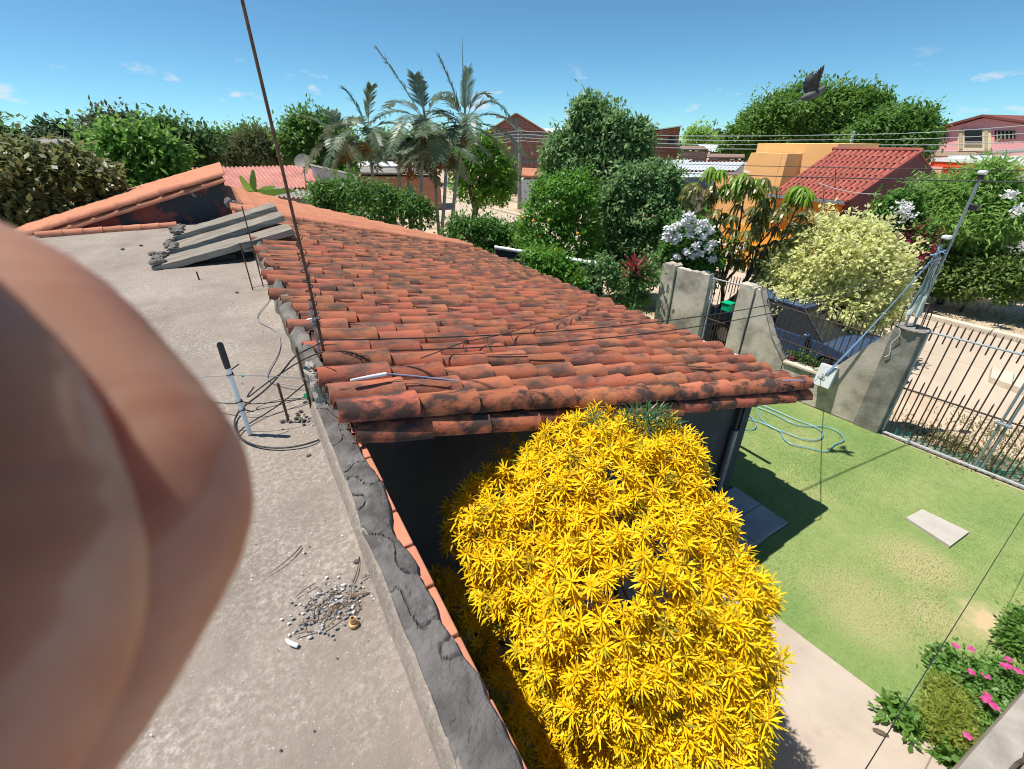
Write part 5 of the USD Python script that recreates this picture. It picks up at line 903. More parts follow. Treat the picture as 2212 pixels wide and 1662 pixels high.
def corrug(a, b, c, d, per, amp, ny=2, th=.015):      # sheet a-b along the waves' cross direction, a-d down the slope
    a, b, c, d = (np.asarray(q, float) for q in (a, b, c, d)); n = unit(np.cross(b - a, d - a)); n *= np.sign(n[2]); w = np.linalg.norm(b - a); nx = int(w / per * 8) + 2
    def fn(p, q): return (a * (1 - p)[:, None] + b * p[:, None]) * (1 - q)[:, None] + (d * (1 - p)[:, None] + c * p[:, None]) * q[:, None] + n * (amp * np.sin(p * w / per * 2 * np.pi))[:, None]
    return grid(nx, ny, fn)
def houseblock(t_, x0, x1, y0, y1, z0, z1, mat): return part(t_, 'wall', box((x0, y0, z0), (x1, y1, z1)), mat)
# pink corrugated house
Y1 = 24.0; h1 = thing('corrugated_house', 'low coral house under a pink corrugated roof behind the orange roofs', 'house', (1, Y1, 0))
a, b, c, d = YP(388, 361, Y1 + 3.2), YP(664, 357, Y1 + 3.2), YP(702, 406, Y1), YP(440, 412, Y1); a[2] = b[2]; c[2] = d[2] = (c[2] + d[2]) / 2; a[0] -= .8; d[0] -= .8
part(h1, 'roof_sheet', corrug(a, b, c, d, .177, .03), MAT['corr'], smooth=True); part(h1, 'wall', box((d[0] + .2, Y1 + .15, -.05), (c[0] - .05, Y1 + 3, c[2] - .06)), MAT['redwall'])
part(h1, 'wall', slab_poly([(c[0] - .08, Y1 + .15, c[2] - .058), (c[0] - .08, Y1 + 3.1, c[2] - .058), (c[0] - .08, Y1 + 3.1, b[2] - .06)], (-.1, 0, 0)), MAT['redwall'])
part(h1, 'roof_sheet', corrug(a, b, b + [0, 3, -1.0], a + [0, 3, -1.0], .177, .03), MAT['corr'], smooth=True)
q = W(655, 372, 23.2); sd = thing('satellite_dish', 'grey satellite dish on the end of the pink corrugated roof', 'satellite dish', q - [0, 0, .5]); n_ = unit(np.array([-.3, -.6, .55])); e1 = unit(np.cross(n_, [0, 0, 1.])); e2 = np.cross(n_, e1)
def dish(c, rad, dep, n=10): 
    return grid(n, 25, lambda p, t: c + (np.cos(t * 6.2832) * p * rad)[:, None] * e1 + (np.sin(t * 6.2832) * p * rad)[:, None] * e2 + (p * p * dep)[:, None] * n_)
ctr = W(654, 350, 23.2); part(sd, 'dish', dish(ctr, .33, .08), MAT['dulltin'], smooth=True); part(sd, 'mast', tube([q - [0, 0, .6], ctr - n_ * .05], .025, 6), MAT['galv']); part(sd, 'feed_arm', tube([ctr - e2 * .3, ctr + n_ * .35], .01, 5), MAT['galv']); part(sd, 'receiver', rbox(ctr + n_ * .36, (.03, .03, .04), .01), MAT['rail'])
h2 = thing('white_house', 'white side wall with a sloping roof edge between the pink roof and the palms', 'house', W(710, 420, 25)); A, B_ = W(672, 360, 25.5), W(770, 382, 24.0)
part(h2, 'wall', slab_poly([A * [1, 1, 0], B_ * [1, 1, 0], B_, A], (.1, .2, 0)), MAT['whitewall']); A2 = A + [.2, 2.6, 0]; part(h2, 'roof_sheet', corrug(A + [0, -.1, .03], A2 + [0, 0, .03], B_ + [.2, 2.6, .03], B_ + [0, -.1, .03], .177, .02), MAT['dulltin'], smooth=True)
h3 = thing('lean_to_shed', 'lean-to with a grey fibre sheet roof and white wall before the pink roofed house', 'shed', YP(630, 430, 18.3)); s = [YP(568, 402, 19.3), YP(700, 415, 19.3), YP(704, 432, 17.9), YP(590, 424, 17.9)]
part(h3, 'roof_sheet', corrug(*s, .177, .03), MAT['dulltin'], smooth=True); part(h3, 'wall', slab_poly([(s[3][0] + .05, 18.05, 0), (s[2][0], 18.05, 0), (s[2][0], 18.05, s[2][2] - .06), (s[3][0] + .05, 18.05, s[3][2] - .06)], (0, .12, 0)), MAT['whitewall']); part(h3, 'wall', slab_poly([(s[3][0], 18.1, 0), (s[0][0], 19.2, 0), s[0] - [0, .1, .07], s[3] - [0, -.1, .07]], (.1, 0, 0)), MAT['whitewall'])
h4 = thing('far_house', 'small far house with a reddish low roof among the trees at far left', 'house', W(120, 330, 40)); s = [W(66, 302, 42), W(150, 304, 44), W(168, 322, 39), W(90, 312, 38)]
part(h4, 'roof_sheet', quad(s[0], s[3], s[2], s[1], .08), MAT['dulltin']); part(h4, 'wall', slab_poly([s[0] * [1, 1, 0], s[3] * [1, 1, 0], s[3] - [0, 0, .1], s[0] - [0, 0, .1]], (.2, .3, 0)), MAT['brick']); part(h4, 'wall', slab_poly([s[3] * [1, 1, 0], s[2] * [1, 1, 0], s[2] - [0, 0, .1], s[3] - [0, 0, .1]], (-.1, .2, 0)), MAT['buff']); part(h4, 'window', slab_poly([W(152, 317, 38.2), W(158, 318, 38.3), W(158, 330, 38.3), W(152, 330, 38.2)], (-.05, .1, 0)), MAT['dark'])
h5 = thing('far_house', 'strip of low red roof just left of the pink corrugated roof', 'house', W(455, 370, 33)); s = [W(430, 352, 34), W(490, 357, 34), W(492, 362, 32), W(425, 362, 32)]; part(h5, 'roof_sheet', quad(s[0], s[3], s[2], s[1], .06), MAT['dulltin']); part(h5, 'wall', slab_poly([s[3] * [1, 1, 0], s[2] * [1, 1, 0], s[2] - [0, 0, .1], s[3] - [0, 0, .1]], (0, .2, 0)), MAT['redwall'])
# brick gable building
def gable_building(name, label, D, left, ridge, right, base_, depth, mw, mr, overhang=.25, cat='house', beams=True):
    A, Rg, B = W(*left, D), W(*ridge, D), W(*right, D); A[2] = B[2] = (A[2] + B[2]) / 2; t_ = thing(name, label, cat, (A + B) / 2 * [1, 1, 0]); ax = unit((B - A) * [1, 1, 0]); back = np.array([-ax[1], ax[0], 0]); back *= np.sign(back @ FWD)
    mid = (A + B) / 2; Rg = np.array([mid[0], mid[1], Rg[2]]) 
    part(t_, 'wall', slab_poly([A * [1, 1, 0], B * [1, 1, 0], B, Rg, A], back * depth), mw)
    for P_, sg in ((A, -1), (B, 1)):
        d_ = unit(P_ - Rg); e0, e1_ = Rg + [0, 0, .05] - back * overhang, P_ + d_ * .35 + [0, 0, .05] - back * overhang; nrm = unit(np.cross(back, d_)); nrm *= np.sign(nrm[2])
        part(t_, 'roof', slab_poly([e0, e1_, e1_ + back * (depth + .4), e0 + back * (depth + .4)], nrm * .1), mr)
    if beams:
        part(t_, 'beam', slab_poly([A - [0, 0, .35], B - [0, 0, .35], B - [0, 0, .05], A - [0, 0, .05]], -back * .04), MAT['beam']); m_ = (A + B) / 2; part(t_, 'column', slab_poly([m_ * [1, 1, 0] - ax * .2, m_ * [1, 1, 0] + ax * .2, Rg + ax * .2 - [0, 0, .3], Rg - ax * .2 - [0, 0, .3]], -back * .03), MAT['beam'])
        part(t_, 'beam', slab_poly([A * [1, 1, 0] + [0, 0, 2.6], B * [1, 1, 0] + [0, 0, 2.6], B * [1, 1, 0] + [0, 0, 2.9], A * [1, 1, 0] + [0, 0, 2.9]], -back * .045), MAT['beam'])
    return t_, A, B, ax, back
gable_building('brick_building', 'bare red brick gable building with an orange tile roof behind the palms', 47, (1052, 287), (1105, 248), (1178, 287), 400, 9, MAT['brick'], MAT['tile_clean'])
h6 = thing('low_house', 'little house with an orange tile roof beside the street pole', 'house', W(1150, 420, 38)); s = [W(1128, 366, 40), W(1172, 368, 40), W(1188, 383, 37), W(1126, 384, 37)]
part(h6, 'roof', quad(s[0], s[3], s[2], s[1], .12), MAT['tile_clean']); part(h6, 'wall', slab_poly([s[3] * [1, 1, 0], s[2] * [1, 1, 0], s[2] - [0, 0, .15], s[3] - [0, 0, .15]], unit(s[0] - s[3]) * [2, 2, 0]), MAT['whitewall']); a_ = s[3] * .4 + s[2] * .6; b_ = s[3] * .15 + s[2] * .85; part(h6, 'door', slab_poly([a_ * [1, 1, 0], b_ * [1, 1, 0], b_ * [1, 1, 0] + [0, 0, 1.4], a_ * [1, 1, 0] + [0, 0, 1.4]], -unit(s[0] - s[3]) * [.05, .05, 0]), MAT['dark'])
h7 = thing('long_building', 'long building with a pale mint sheet roof behind the tallest tree', 'building', W(1290, 400, 52)); s = [W(1176, 279, 56), W(1400, 283, 56), W(1400, 291, 52), W(1178, 287, 52)]
part(h7, 'roof_sheet', quad(s[0], s[3], s[2], s[1], .08), MAT['mint']); part(h7, 'wall', slab_poly([s[3] * [1, 1, 0], s[2] * [1, 1, 0], s[2] - [0, 0, .12], s[3] - [0, 0, .12]], (2, 2, 0)), MAT['buff'])
for i in range(5): p = s[3] * (1 - .05 - i * .2) + s[2] * (.05 + i * .2); p = p * [1, 1, 0] - [.1, .1, 0]; ax = unit((s[2] - s[3]) * [1, 1, 0]); part(h7, 'window', slab_poly([p + [0, 0, 3.2], p + ax * 1.2 + [0, 0, 3.2], p + ax * 1.2 + [0, 0, 4.3], p + [0, 0, 4.3]], (.06, .06, 0)), MAT['dark'])
h8 = thing('brick_building', 'red brick block with a single sloping mint roof right of the tallest tree', 'building', W(1430, 400, 46)); s = [W(1395, 287, 46), W(1470, 275, 46)]; ax = unit((s[1] - s[0]) * [1, 1, 0]); bk = np.array([-ax[1], ax[0], 0]); bk *= np.sign(bk @ FWD)
part(h8, 'wall', slab_poly([s[0] * [1, 1, 0], s[1] * [1, 1, 0], s[1], s[0]], bk * 6), MAT['brick']); part(h8, 'roof_sheet', slab_poly([s[0] + [0, 0, .05] - ax * 3.6 - bk * .2 - [0, 0, .45], s[1] + [0, 0, .05] + ax * .1 - bk * .2, s[1] + [0, 0, .05] + ax * .1 + bk * 6.2, s[0] + [0, 0, .05] - ax * 3.6 + bk * 6.2 - [0, 0, .45]], (0, 0, .08)), MAT['mint'])
part(h8, 'beam', slab_poly([s[0] - [0, 0, .9], s[1] - [0, 0, 1.4], s[1] - [0, 0, 1.1], s[0] - [0, 0, .6]], -bk * .05), MAT['beam']); part(h8, 'column', slab_poly([s[0] * [1, 1, 0], s[0] * [1, 1, 0] + ax * .3, s[0] + ax * .3, s[0]], -bk * .06), MAT['beam']); w_ = s[0] * .3 + s[1] * .7 - [0, 0, 1.1]; part(h8, 'window', slab_poly([w_, w_ + ax * .5, w_ + ax * .5 + [0, 0, .6], w_ + [0, 0, .6]], -bk * .055), MAT['dark'])
part(h8, 'antenna', tube([W(1416, 283, 46), W(1416, 272, 46)], .04, 5), MAT['galv'])
# low roofs in the middle distance
def shed(name, label, pts, D, mroof, mwall, cat='shed', corr=True):
    s = [W(u, v, dd) for (u, v), dd in zip(pts, D)]; t_ = thing(name, label, cat, (s[2] + s[3]) / 2 * [1, 1, 0])
    part(t_, 'roof_sheet', corrug(*s, .25, .03) if corr else quad(s[0], s[3], s[2], s[1], .08), mroof, smooth=corr); dn = np.array([0, 0, .1])
    bk = unit((s[0] - s[3]) * [1, 1, 0]); part(t_, 'wall', slab_poly([s[3] * [1, 1, 0], s[2] * [1, 1, 0], s[2] - dn, s[3] - dn], bk * .2), mwall); part(t_, 'wall', slab_poly([s[2] * [1, 1, 0] + bk * .21, s[1] * [1, 1, 0], s[1] - dn, s[2] + bk * .21 - dn], unit(s[3] - s[2]) * .2), mwall); return t_
shed('tin_shed', 'shed with a bright white tin roof in the middle distance beside the mango tree', [(1505, 312), (1560, 312), (1580, 330), (1535, 327)], (52, 52, 44, 44), MAT['tin'], MAT['oldbrick'])
shed('brick_shed', 'old brown brick building with an open arch left of the white tin roof', [(1468, 318), (1520, 318), (1530, 325), (1472, 324)], (46, 46, 42, 42), MAT['oldbrick'], MAT['oldbrick'], corr=False)
shed('brick_wall_house', 'brown brick yard wall under the white tin roof', [(1530, 335), (1608, 336), (1608, 343), (1530, 342)], (40, 40, 38.5, 38.5), MAT['oldbrick'], MAT['brick'], cat='wall', corr=False)
shed('tin_shed', 'grey tin roof sloping toward the street left of the orange house', [(1445, 350), (1610, 350), (1590, 368), (1432, 368)], (38, 38, 31, 31), MAT['tin'], MAT['whitewall'])
shed('tin_shed', 'upper tin roof with a dark lattice front right of the tallest tree', [(1432, 347), (1500, 345), (1470, 356), (1425, 356)], (41, 41, 39, 39), MAT['tin'], MAT['oldbrick'])
shed('tin_shed', 'nearest tin roof with a dark awning under it beside the umbrella tree', [(1420, 372), (1540, 372), (1525, 388), (1425, 384)], (31, 31, 26, 26), MAT['tin'], MAT['whitewall'])
aw = thing('awning', 'dark tarpaulin awning under the nearest tin roof', 'awning', W(1500, 420, 25)); part(aw, 'sheet', grid(20, 8, lambda a, b: np.stack([W(1455 + p * 90, 383 + q * 24 + 6 * math.sin(p * 9) * q, 26 - q * 1.5) for p, q in zip(a, b)])), MAT['black'], smooth=True)
for u in (1458, 1542): part(aw, 'post', tube([W(u, 390, 25), W(u, 390, 25) * [1, 1, 0]], .06, 6), MAT['rail'])
# orange house with the red tile roof
oh = thing('orange_house', 'orange house with a red tile roof and maroon gable wall across the street', 'house', (20, 10, 0))
XE, XR = 19.0, 22.0; ye0, ye1, ze = 8.85, 11.75, 2.66; yr0, yr1 = 8.35, 11.35; zr = 4.22; sl = (zr - ze) / (XR - XE)
part(oh, 'gable_wall', slab_poly([(XE + .1, 8.75, 0), (XR + 2.3, 8.1, 0), (XR + 2.3, 8.1, 3.15), (XR, 8.42, zr - .06), (XE + .1, 8.78, ze - .02)], (.03, .2, 0)), MAT['maroon'])
part(oh, 'wall', box((XE + .25, 8.99, -.03), (XE + .45, 11.8, ze - .2)), MAT['deep'])
part(oh, 'roof_deck', slab_poly([(XE, ye0, ze - .1), (XE, ye1, ze - .1), (XR, yr1, zr - .1), (XR, yr0, zr - .1)], (0, 0, -.06)), MAT['tile_red'])
part(oh, 'roof_deck', slab_poly([(XR, yr0, zr - .02), (XR, yr1, zr - .02), (XR + 2.5, yr1, 3.0), (XR + 2.5, yr0 - .2, 3.0)], (0, 0, -.06)), MAT['tile_red'])
dn = unit(np.array([-1, 0, -sl])); sd_ = np.array([0, -1.0, 0]); nz = np.cross(dn, sd_); Ls = math.hypot(XR - XE, zr - ze); nr = 8; nc = 15
for i in range(nr):
    f0 = i / nr
    for k in range(nc):
        g_ = (k + .5) / nc; xx = XR + (XE - XR) * f0; y = (yr0 + (yr1 - yr0) * g_) * (1 - f0 - .06) + (ye0 + (ye1 - ye0) * g_) * (f0 + .06)
        part(oh, 'roof_tile', lay(tile(Ls / nr + .05, .205, .17, .085, n=6, seed=k, amp=.002), (xx, y, zr + (ze - zr) * f0 + .03), dn, sd_, nz), MAT['tile_red'], smooth=45)
part(oh, 'ridge', tube([(XR, yr0 - .05, zr + .02), (XR, yr1 + .05, zr + .02)], .07, 8), MAT['tile_red']); part(oh, 'verge', tube([(XR, yr0 - .04, zr + .01), (XE, ye0 - .05, ze - .0)], .05, 6), MAT['tile_red'])
part(oh, 'gutter', slab_poly([(XE - .05, ye0, ze - .12), (XE - .05, ye1, ze - .12), (XE - .05, ye1, ze - .02), (XE - .05, ye0, ze - .02)], (-.1, 0, 0)), MAT['galv'])
ob = thing('orange_annex', 'tall pale orange block with a brown shaded side rising behind the red tile roof', 'house', (22.5, 13, 0))
q0, q1, q2 = XP(1637, 312, 23.0), XP(1812, 309, 23.0), XP(1690, 332, 22.3); zt = (q0[2] + q1[2]) / 2
part(ob, 'wall', slab_poly([(23.0, q0[1], 0), (23.0, q1[1], 0), (23.0, q1[1], zt), (23.0, q0[1], zt)], (3.5, 0, 0)), MAT['orange'])
e_ = [XP(1690, 332, 22.2), XP(1660, 455, 20.8), XP(1500, 418, 20.8), XP(1625, 372, 22.2)]
part(ob, 'wall', slab_poly([(22.2, e_[0][1], 0), (22.2, e_[3][1] + 3.2, 0), (22.2, e_[3][1] + 3.2, 2.6), (22.2, e_[3][1], e_[3][2]), (22.2, q0[1] - .1, e_[3][2] + .1), (22.2, q0[1] - .3, e_[0][2]), (22.2, e_[0][1], e_[0][2])], (.7, 0, 0)), MAT['orange'])
part(ob, 'shaded_wall', slab_poly([(22.21, e_[0][1] - .004, 0), (24.4, e_[0][1] - .6, 0), (24.4, e_[0][1] - .6, e_[0][2] + .03), (22.21, e_[0][1] - .004, e_[0][2] - .01)], (0, -.25, 0)), MAT['orange'])
fw = thing('garden_wall', 'orange front wall with a white band across the street behind the cream tree', 'wall', (17.6, 9, 0))
part(fw, 'panel', box((17.75, 8.4, -.03), (17.95, 14.5, .62)), MAT['deep']); part(fw, 'band', box((17.72, 8.4, .622), (17.98, 14.5, .70)), MAT['white']); part(fw, 'panel', box((17.75, 8.4, .702), (17.95, 12.6, 1.55)), MAT['deep']); part(fw, 'pillar', box((17.7, 8.1, -.03), (18.0, 8.398, 1.75)), MAT['deep']); part(fw, 'coping', box((17.66, 8.06, 1.752), (18.04, 8.44, 1.82)), MAT['buff'])
fg = thing('front_gate', 'dark red barred gate in the orange front wall behind the white flowers', 'gate', (17.8, 15.6, 0))
for i in range(14): part(fg, 'bar', tube([(17.85, 14.6 + i * .11, 0), (17.85, 14.6 + i * .11, 1.3)], .018, 5), MAT['maroon'])
part(fg, 'rail', tube([(17.85, 14.55, 1.2), (17.85, 16.1, 1.2)], .02, 5), MAT['maroon']); part(fg, 'pillar', box((17.7, 16.15, -.03), (18, 16.5, 2.0)), MAT['deep'])
for i, (u, v0, v1) in enumerate(((1803, 365, 442), (1778, 405, 446))): b_ = XP(u, v1, 18.5); solo('rebar', tube([b_ * [1, 1, 0], b_, XP(u + 2, v0, 18.5)], .014, 5), MAT['rust'], ['taller rusty bar standing before the red tile roof', 'shorter rusty bar standing before the red tile roof'][i], 'rebar')
# pink school building, red shop, grey roof
D = 50; ps = thing('pink_building', 'pink two-storey building with barred windows and cream bay at the right skyline', 'building', W(2120, 400, D)); A, B = W(2008, 334, D), W(2260, 320, D - 3); ax = unit((B - A) * [1, 1, 0]); bk = np.array([-ax[1], ax[0], 0]); bk *= np.sign(bk @ FWD); wd = np.linalg.norm((B - A)[:2])
def at_(u, v, off=0.0): d_ = ray(u, v); t = ((A - EYE) @ bk - off) / (d_ @ bk); return EYE + d_ * t
pt = [at_(2008, 287), at_(2126, 255), at_(2275, 278)]
part(ps, 'wall', slab_poly([A * [1, 1, 0], B * [1, 1, 0], pt[2], pt[1], pt[0]], bk * 5), MAT['pinkwall'])
for P_ in (pt[0], pt[2]):
    d_ = unit(P_ - pt[1]); up = np.array([0, 0, .06]); f0, f1 = pt[1] + up - bk * .4, P_ + d_ * .5 + up - bk * .4; part(ps, 'roof', slab_poly([f0, f1, f1 + bk * 6.5, f0 + bk * 6.5], (0, 0, .14)), MAT['maroon'])
def wpan(t_, name, us, vs, off, mat): return part(t_, name, slab_poly([at_(us[0], vs[1], off), at_(us[1], vs[1], off), at_(us[1], vs[0], off), at_(us[0], vs[0], off)], -bk * .06), mat)
for us, vs in (((2020, 2047), (285, 304)), ((2150, 2193), (283, 301))):
    f_ = wpan(ps, 'window', us, vs, .01, MAT['glass'])
    for k in range(5): u = us[0] + (us[1] - us[0]) * (k + .5) / 5; v_ = slab_poly([at_(u - .7, vs[1], .08), at_(u + .7, vs[1], .08), at_(u + .7, vs[0], .08), at_(u - .7, vs[0], .08)], -bk * .03); part(f_, 'grille_bar', v_, MAT['buff'])
wpan(ps, 'bay', (2070, 2142), (280, 327), .02, MAT['cream']); w_ = wpan(ps, 'window', (2085, 2122), (282, 306), .09, MAT['glass']); part(w_, 'frame', slab_poly([at_(2084, 307.5, .16), at_(2123, 307.5, .16), at_(2123, 305.5, .16), at_(2084, 305.5, .16)], -bk * .05), MAT['rail'])
for us in ((2073, 2080), (2128, 2134)): wpan(ps, 'side_window', us, (283, 322), .09, MAT['buff'])
wpan(ps, 'lamp', (2094, 2097), (264, 267), .05, MAT['white']); wpan(ps, 'base_band', (2008, 2110), (329, 337), .02, MAT['buff'])
D = 38; rs = thing('red_shop', 'low bright red building with a white flat roof edge below the pink building', 'building', W(2120, 420, D)); A, B = W(2022, 400, D), W(2260, 400, D - 3.5); ax = unit((B - A) * [1, 1, 0]); bk = np.array([-ax[1], ax[0], 0]); bk *= np.sign(bk @ FWD)
t0, t1 = at_(2022, 344), at_(2260, 348); zt = (t0[2] + t1[2]) / 2; zs = lambda v: at_(2110, v)[2]
part(rs, 'wall', slab_poly([A * [1, 1, 0], B * [1, 1, 0], B * [1, 1, 0] + [0, 0, zs(362)], A * [1, 1, 0] + [0, 0, zs(362)]], bk * 4), plain('dark_red_wall', (.40, .03, .02), .7))
part(rs, 'fascia', slab_poly([A * [1, 1, 0] + [0, 0, zs(363)], B * [1, 1, 0] + [0, 0, zs(363)], B * [1, 1, 0] + [0, 0, zs(352)], A * [1, 1, 0] + [0, 0, zs(352)]], -bk * .9), MAT['signal']); part(rs, 'roof_edge', slab_poly([A * [1, 1, 0] + [0, 0, zs(351.5)], B * [1, 1, 0] + [0, 0, zs(351.5)], B * [1, 1, 0] + [0, 0, zs(343)], A * [1, 1, 0] + [0, 0, zs(343)]], -bk * .95), MAT['white']); part(rs, 'roof_slab', slab_poly([A * [1, 1, 0] + [0, 0, zs(343)] + bk * .01, B * [1, 1, 0] + [0, 0, zs(343)] + bk * .01, B * [1, 1, 0] + [0, 0, zs(343)] + bk * 5, A * [1, 1, 0] + [0, 0, zs(343)] + bk * 5], (0, 0, .1)), MAT['tin'])
for f_ in (.15, .78): p = A * (1 - f_) + B * f_; p = p * [1, 1, 0] - bk * .7; part(rs, 'pillar', slab_poly([p - ax * .18, p + ax * .18, p + ax * .18 + [0, 0, zs(363)], p - ax * .18 + [0, 0, zs(363)]], bk * .3), MAT['signal'])
shed('grey_roof_house', 'house with a weathered grey corrugated roof at the right edge', [(2205, 372), (2300, 372), (2290, 425), (2150, 425)], (27, 25, 21, 23), MAT['dulltin'], MAT['whitewall'], cat='house')
shed('sheet_roof', 'long low sheet roof with an ochre underside right below the pink building', [(2110, 335), (2260, 318), (2260, 326), (2100, 338)], (44, 40, 37, 42), MAT['dulltin'], MAT['buff'], cat='building', corr=False)
# little houses glimpsed behind the palms
lh = thing('street_house', 'terracotta house with a pale roof and green door glimpsed between the palm stems', 'house', W(880, 420, 36)); s = [W(780, 366, 40), W(950, 366, 40), W(950, 378, 36), W(775, 376, 36)]
part(lh, 'roof', quad(s[0], s[3], s[2], s[1], .1), MAT['dulltin']); part(lh, 'wall', slab_poly([s[3] * [1, 1, 0], s[2] * [1, 1, 0], s[2] - [0, 0, .15], s[3] - [0, 0, .15]], (.5, 2, 0)), two_tone('terracotta_wall', (.40, .17, .10), (.46, .20, .12), 1, .9))
def lp(f, z): p = s[3] * (1 - f) + s[2] * f; return np.array([p[0] - .05, p[1] - .12, z])
part(lh, 'door', slab_poly([lp(.56, 0), lp(.64, 0), lp(.64, 1.5), lp(.56, 1.5)], (0, .06, 0)), plain('teal_door', (.03, .22, .20), .6)); part(lh, 'door', slab_poly([lp(.40, 0), lp(.47, 0), lp(.47, 1.4), lp(.40, 1.4)], (0, .06, 0)), MAT['dark']); part(lh, 'window', slab_poly([lp(.1, .6), lp(.2, .6), lp(.2, 1.4), lp(.1, 1.4)], (0, .06, 0)), MAT['dark'])
lh2 = thing('street_house', 'low brown house with a dull white roof behind the palms left of the green door', 'house', W(790, 400, 44)); s2 = [W(735, 352, 48), W(860, 352, 48), W(862, 362, 44), W(730, 360, 44)]
part(lh2, 'roof', quad(s2[0], s2[3], s2[2], s2[1], .1), MAT['whitewall']); part(lh2, 'wall', slab_poly([s2[3] * [1, 1, 0], s2[2] * [1, 1, 0], s2[2] - [0, 0, .15], s2[3] - [0, 0, .15]], (.5, 2, 0)), MAT['oldbrick'])
for f_ in (.3, .6, .85): p = s2[3] * (1 - f_) + s2[2] * f_; part(lh2, 'window', box((p[0] - .5, p[1] - .1, .9), (p[0] + .5, p[1] + .02, 1.9)), MAT['dark'])
# neighbour's wall with a white pipe, behind the eave
gw = thing('garden_wall', 'dark garden wall with a white pipe along its top behind the tile roof edge', 'wall', W(1200, 600, 12.2)); A, B = W(1070, 560, 13.2), W(1310, 542, 11.4); A[2] = B[2] = (A[2] + B[2]) / 2; 
part(gw, 'panel', slab_poly([A * [1, 1, 0], B * [1, 1, 0], B - [0, 0, .06], A - [0, 0, .06]], (.08, .18, 0)), MAT['wall_grey']); part(gw, 'pipe', tube([A, B], .05, 10), MAT['white'], smooth=50)
# poles and wires
P1 = W(1122, 430, 36); P1[2] = 0; up_ = thing('utility_pole', 'grey wooden street pole with a lamp arm right of the brick gable building', 'utility pole', P1); z1 = vert(P1[:2], 275)
part(up_, 'shaft', tube([P1, P1 + [0, 0, z1 * .5], (P1[0], P1[1], z1)], [.16, .13, .10], 8), two_tone('weathered_pole', (.20, .18, .155), (.30, .275, .24), 8, .9), smooth=60); al = W(1083, 251, 35.6); part(up_, 'lamp_arm', tube(smooth_path([(P1[0], P1[1], z1 - .35), (P1[0] * .6 + al[0] * .4, P1[1] * .6 + al[1] * .4, z1 + .1), al], 10), .045, 6), MAT['galv']); part(up_, 'lamp_head', rbox(al - [.1, 0, .05], (.28, .14, .09), .06), MAT['rail'])
for i in range(4): part(up_, 'insulator', tube([(P1[0], P1[1], z1 - .25 - .2 * i), (P1[0] - .22, P1[1] - .06, z1 - .25 - .2 * i)], .04, 6), MAT['white'])
P2 = W(1838, 310, 33); P2[2] = 0; u2 = thing('utility_pole', 'slim pale pole before the mango tree above the red tile roof', 'utility pole', P2); z2 = vert(P2[:2], 283); part(u2, 'shaft', tube([P2, (P2[0], P2[1], z2)], [.07, .05], 8), MAT['rail'], smooth=60)
for i in range(4): part(u2, 'insulator', tube([(P2[0], P2[1], z2 - .06 - .2 * i), (P2[0] - .15, P2[1], z2 - .06 - .2 * i)], .025, 6), MAT['white'])
WM = plain('pale_wire', (.42, .45, .42), .5)
for i in range(4):
    a_ = np.array([P1[0] - .2, P1[1], z1 - .22 - .2 * i]); b_ = np.array([P2[0] - .12, P2[1], vert(P2[:2], 291 + 10.5 * i)]); c_ = W(2330, 260 + 19.5 * i, 31); nm = ['topmost', 'second', 'third', 'lowest'][i]
    l_ = W(980, 296 + 7 * i, 52); solo('power_line', tube(np.r_[sag(l_, a_, .1, 8), sag(a_, b_, .18, 16)[1:], sag(b_, c_, .12, 16)[1:]], .016, 5), WM, f'{nm} of the four pale power lines along the street', 'power line')
for i, (v0, v1, lb_) in enumerate(((352, 367, 'upper black service cable crossing before the red tile roof'), (372, 392, 'lower black service cable crossing before the red tile roof'))):
    a_, b_ = XP(1440, v0, 13.6), XP(2230, v1, 14.5); a_ = a_ + (a_ - b_) * .25; b_ = b_ + (b_ - a_) * .15; solo('service_cable', tube(sag(a_, b_, .04, 30), .014 if i else .009, 5), MAT['cable'], lb_, 'cable')
solo('service_cable', tube(sag(W(2140, 378, 30), W(2200, 340, 32), .05, 8), .03, 5), MAT['rail'], 'short pale cable rising in front of the red shop', 'cable')
solo('service_cable', tube(sag(XP(1768, 395, 18.9), W(1905, 420, 18), .1, 12), .012, 5), MAT['rail'], 'pale cable along the maroon gable wall', 'cable')
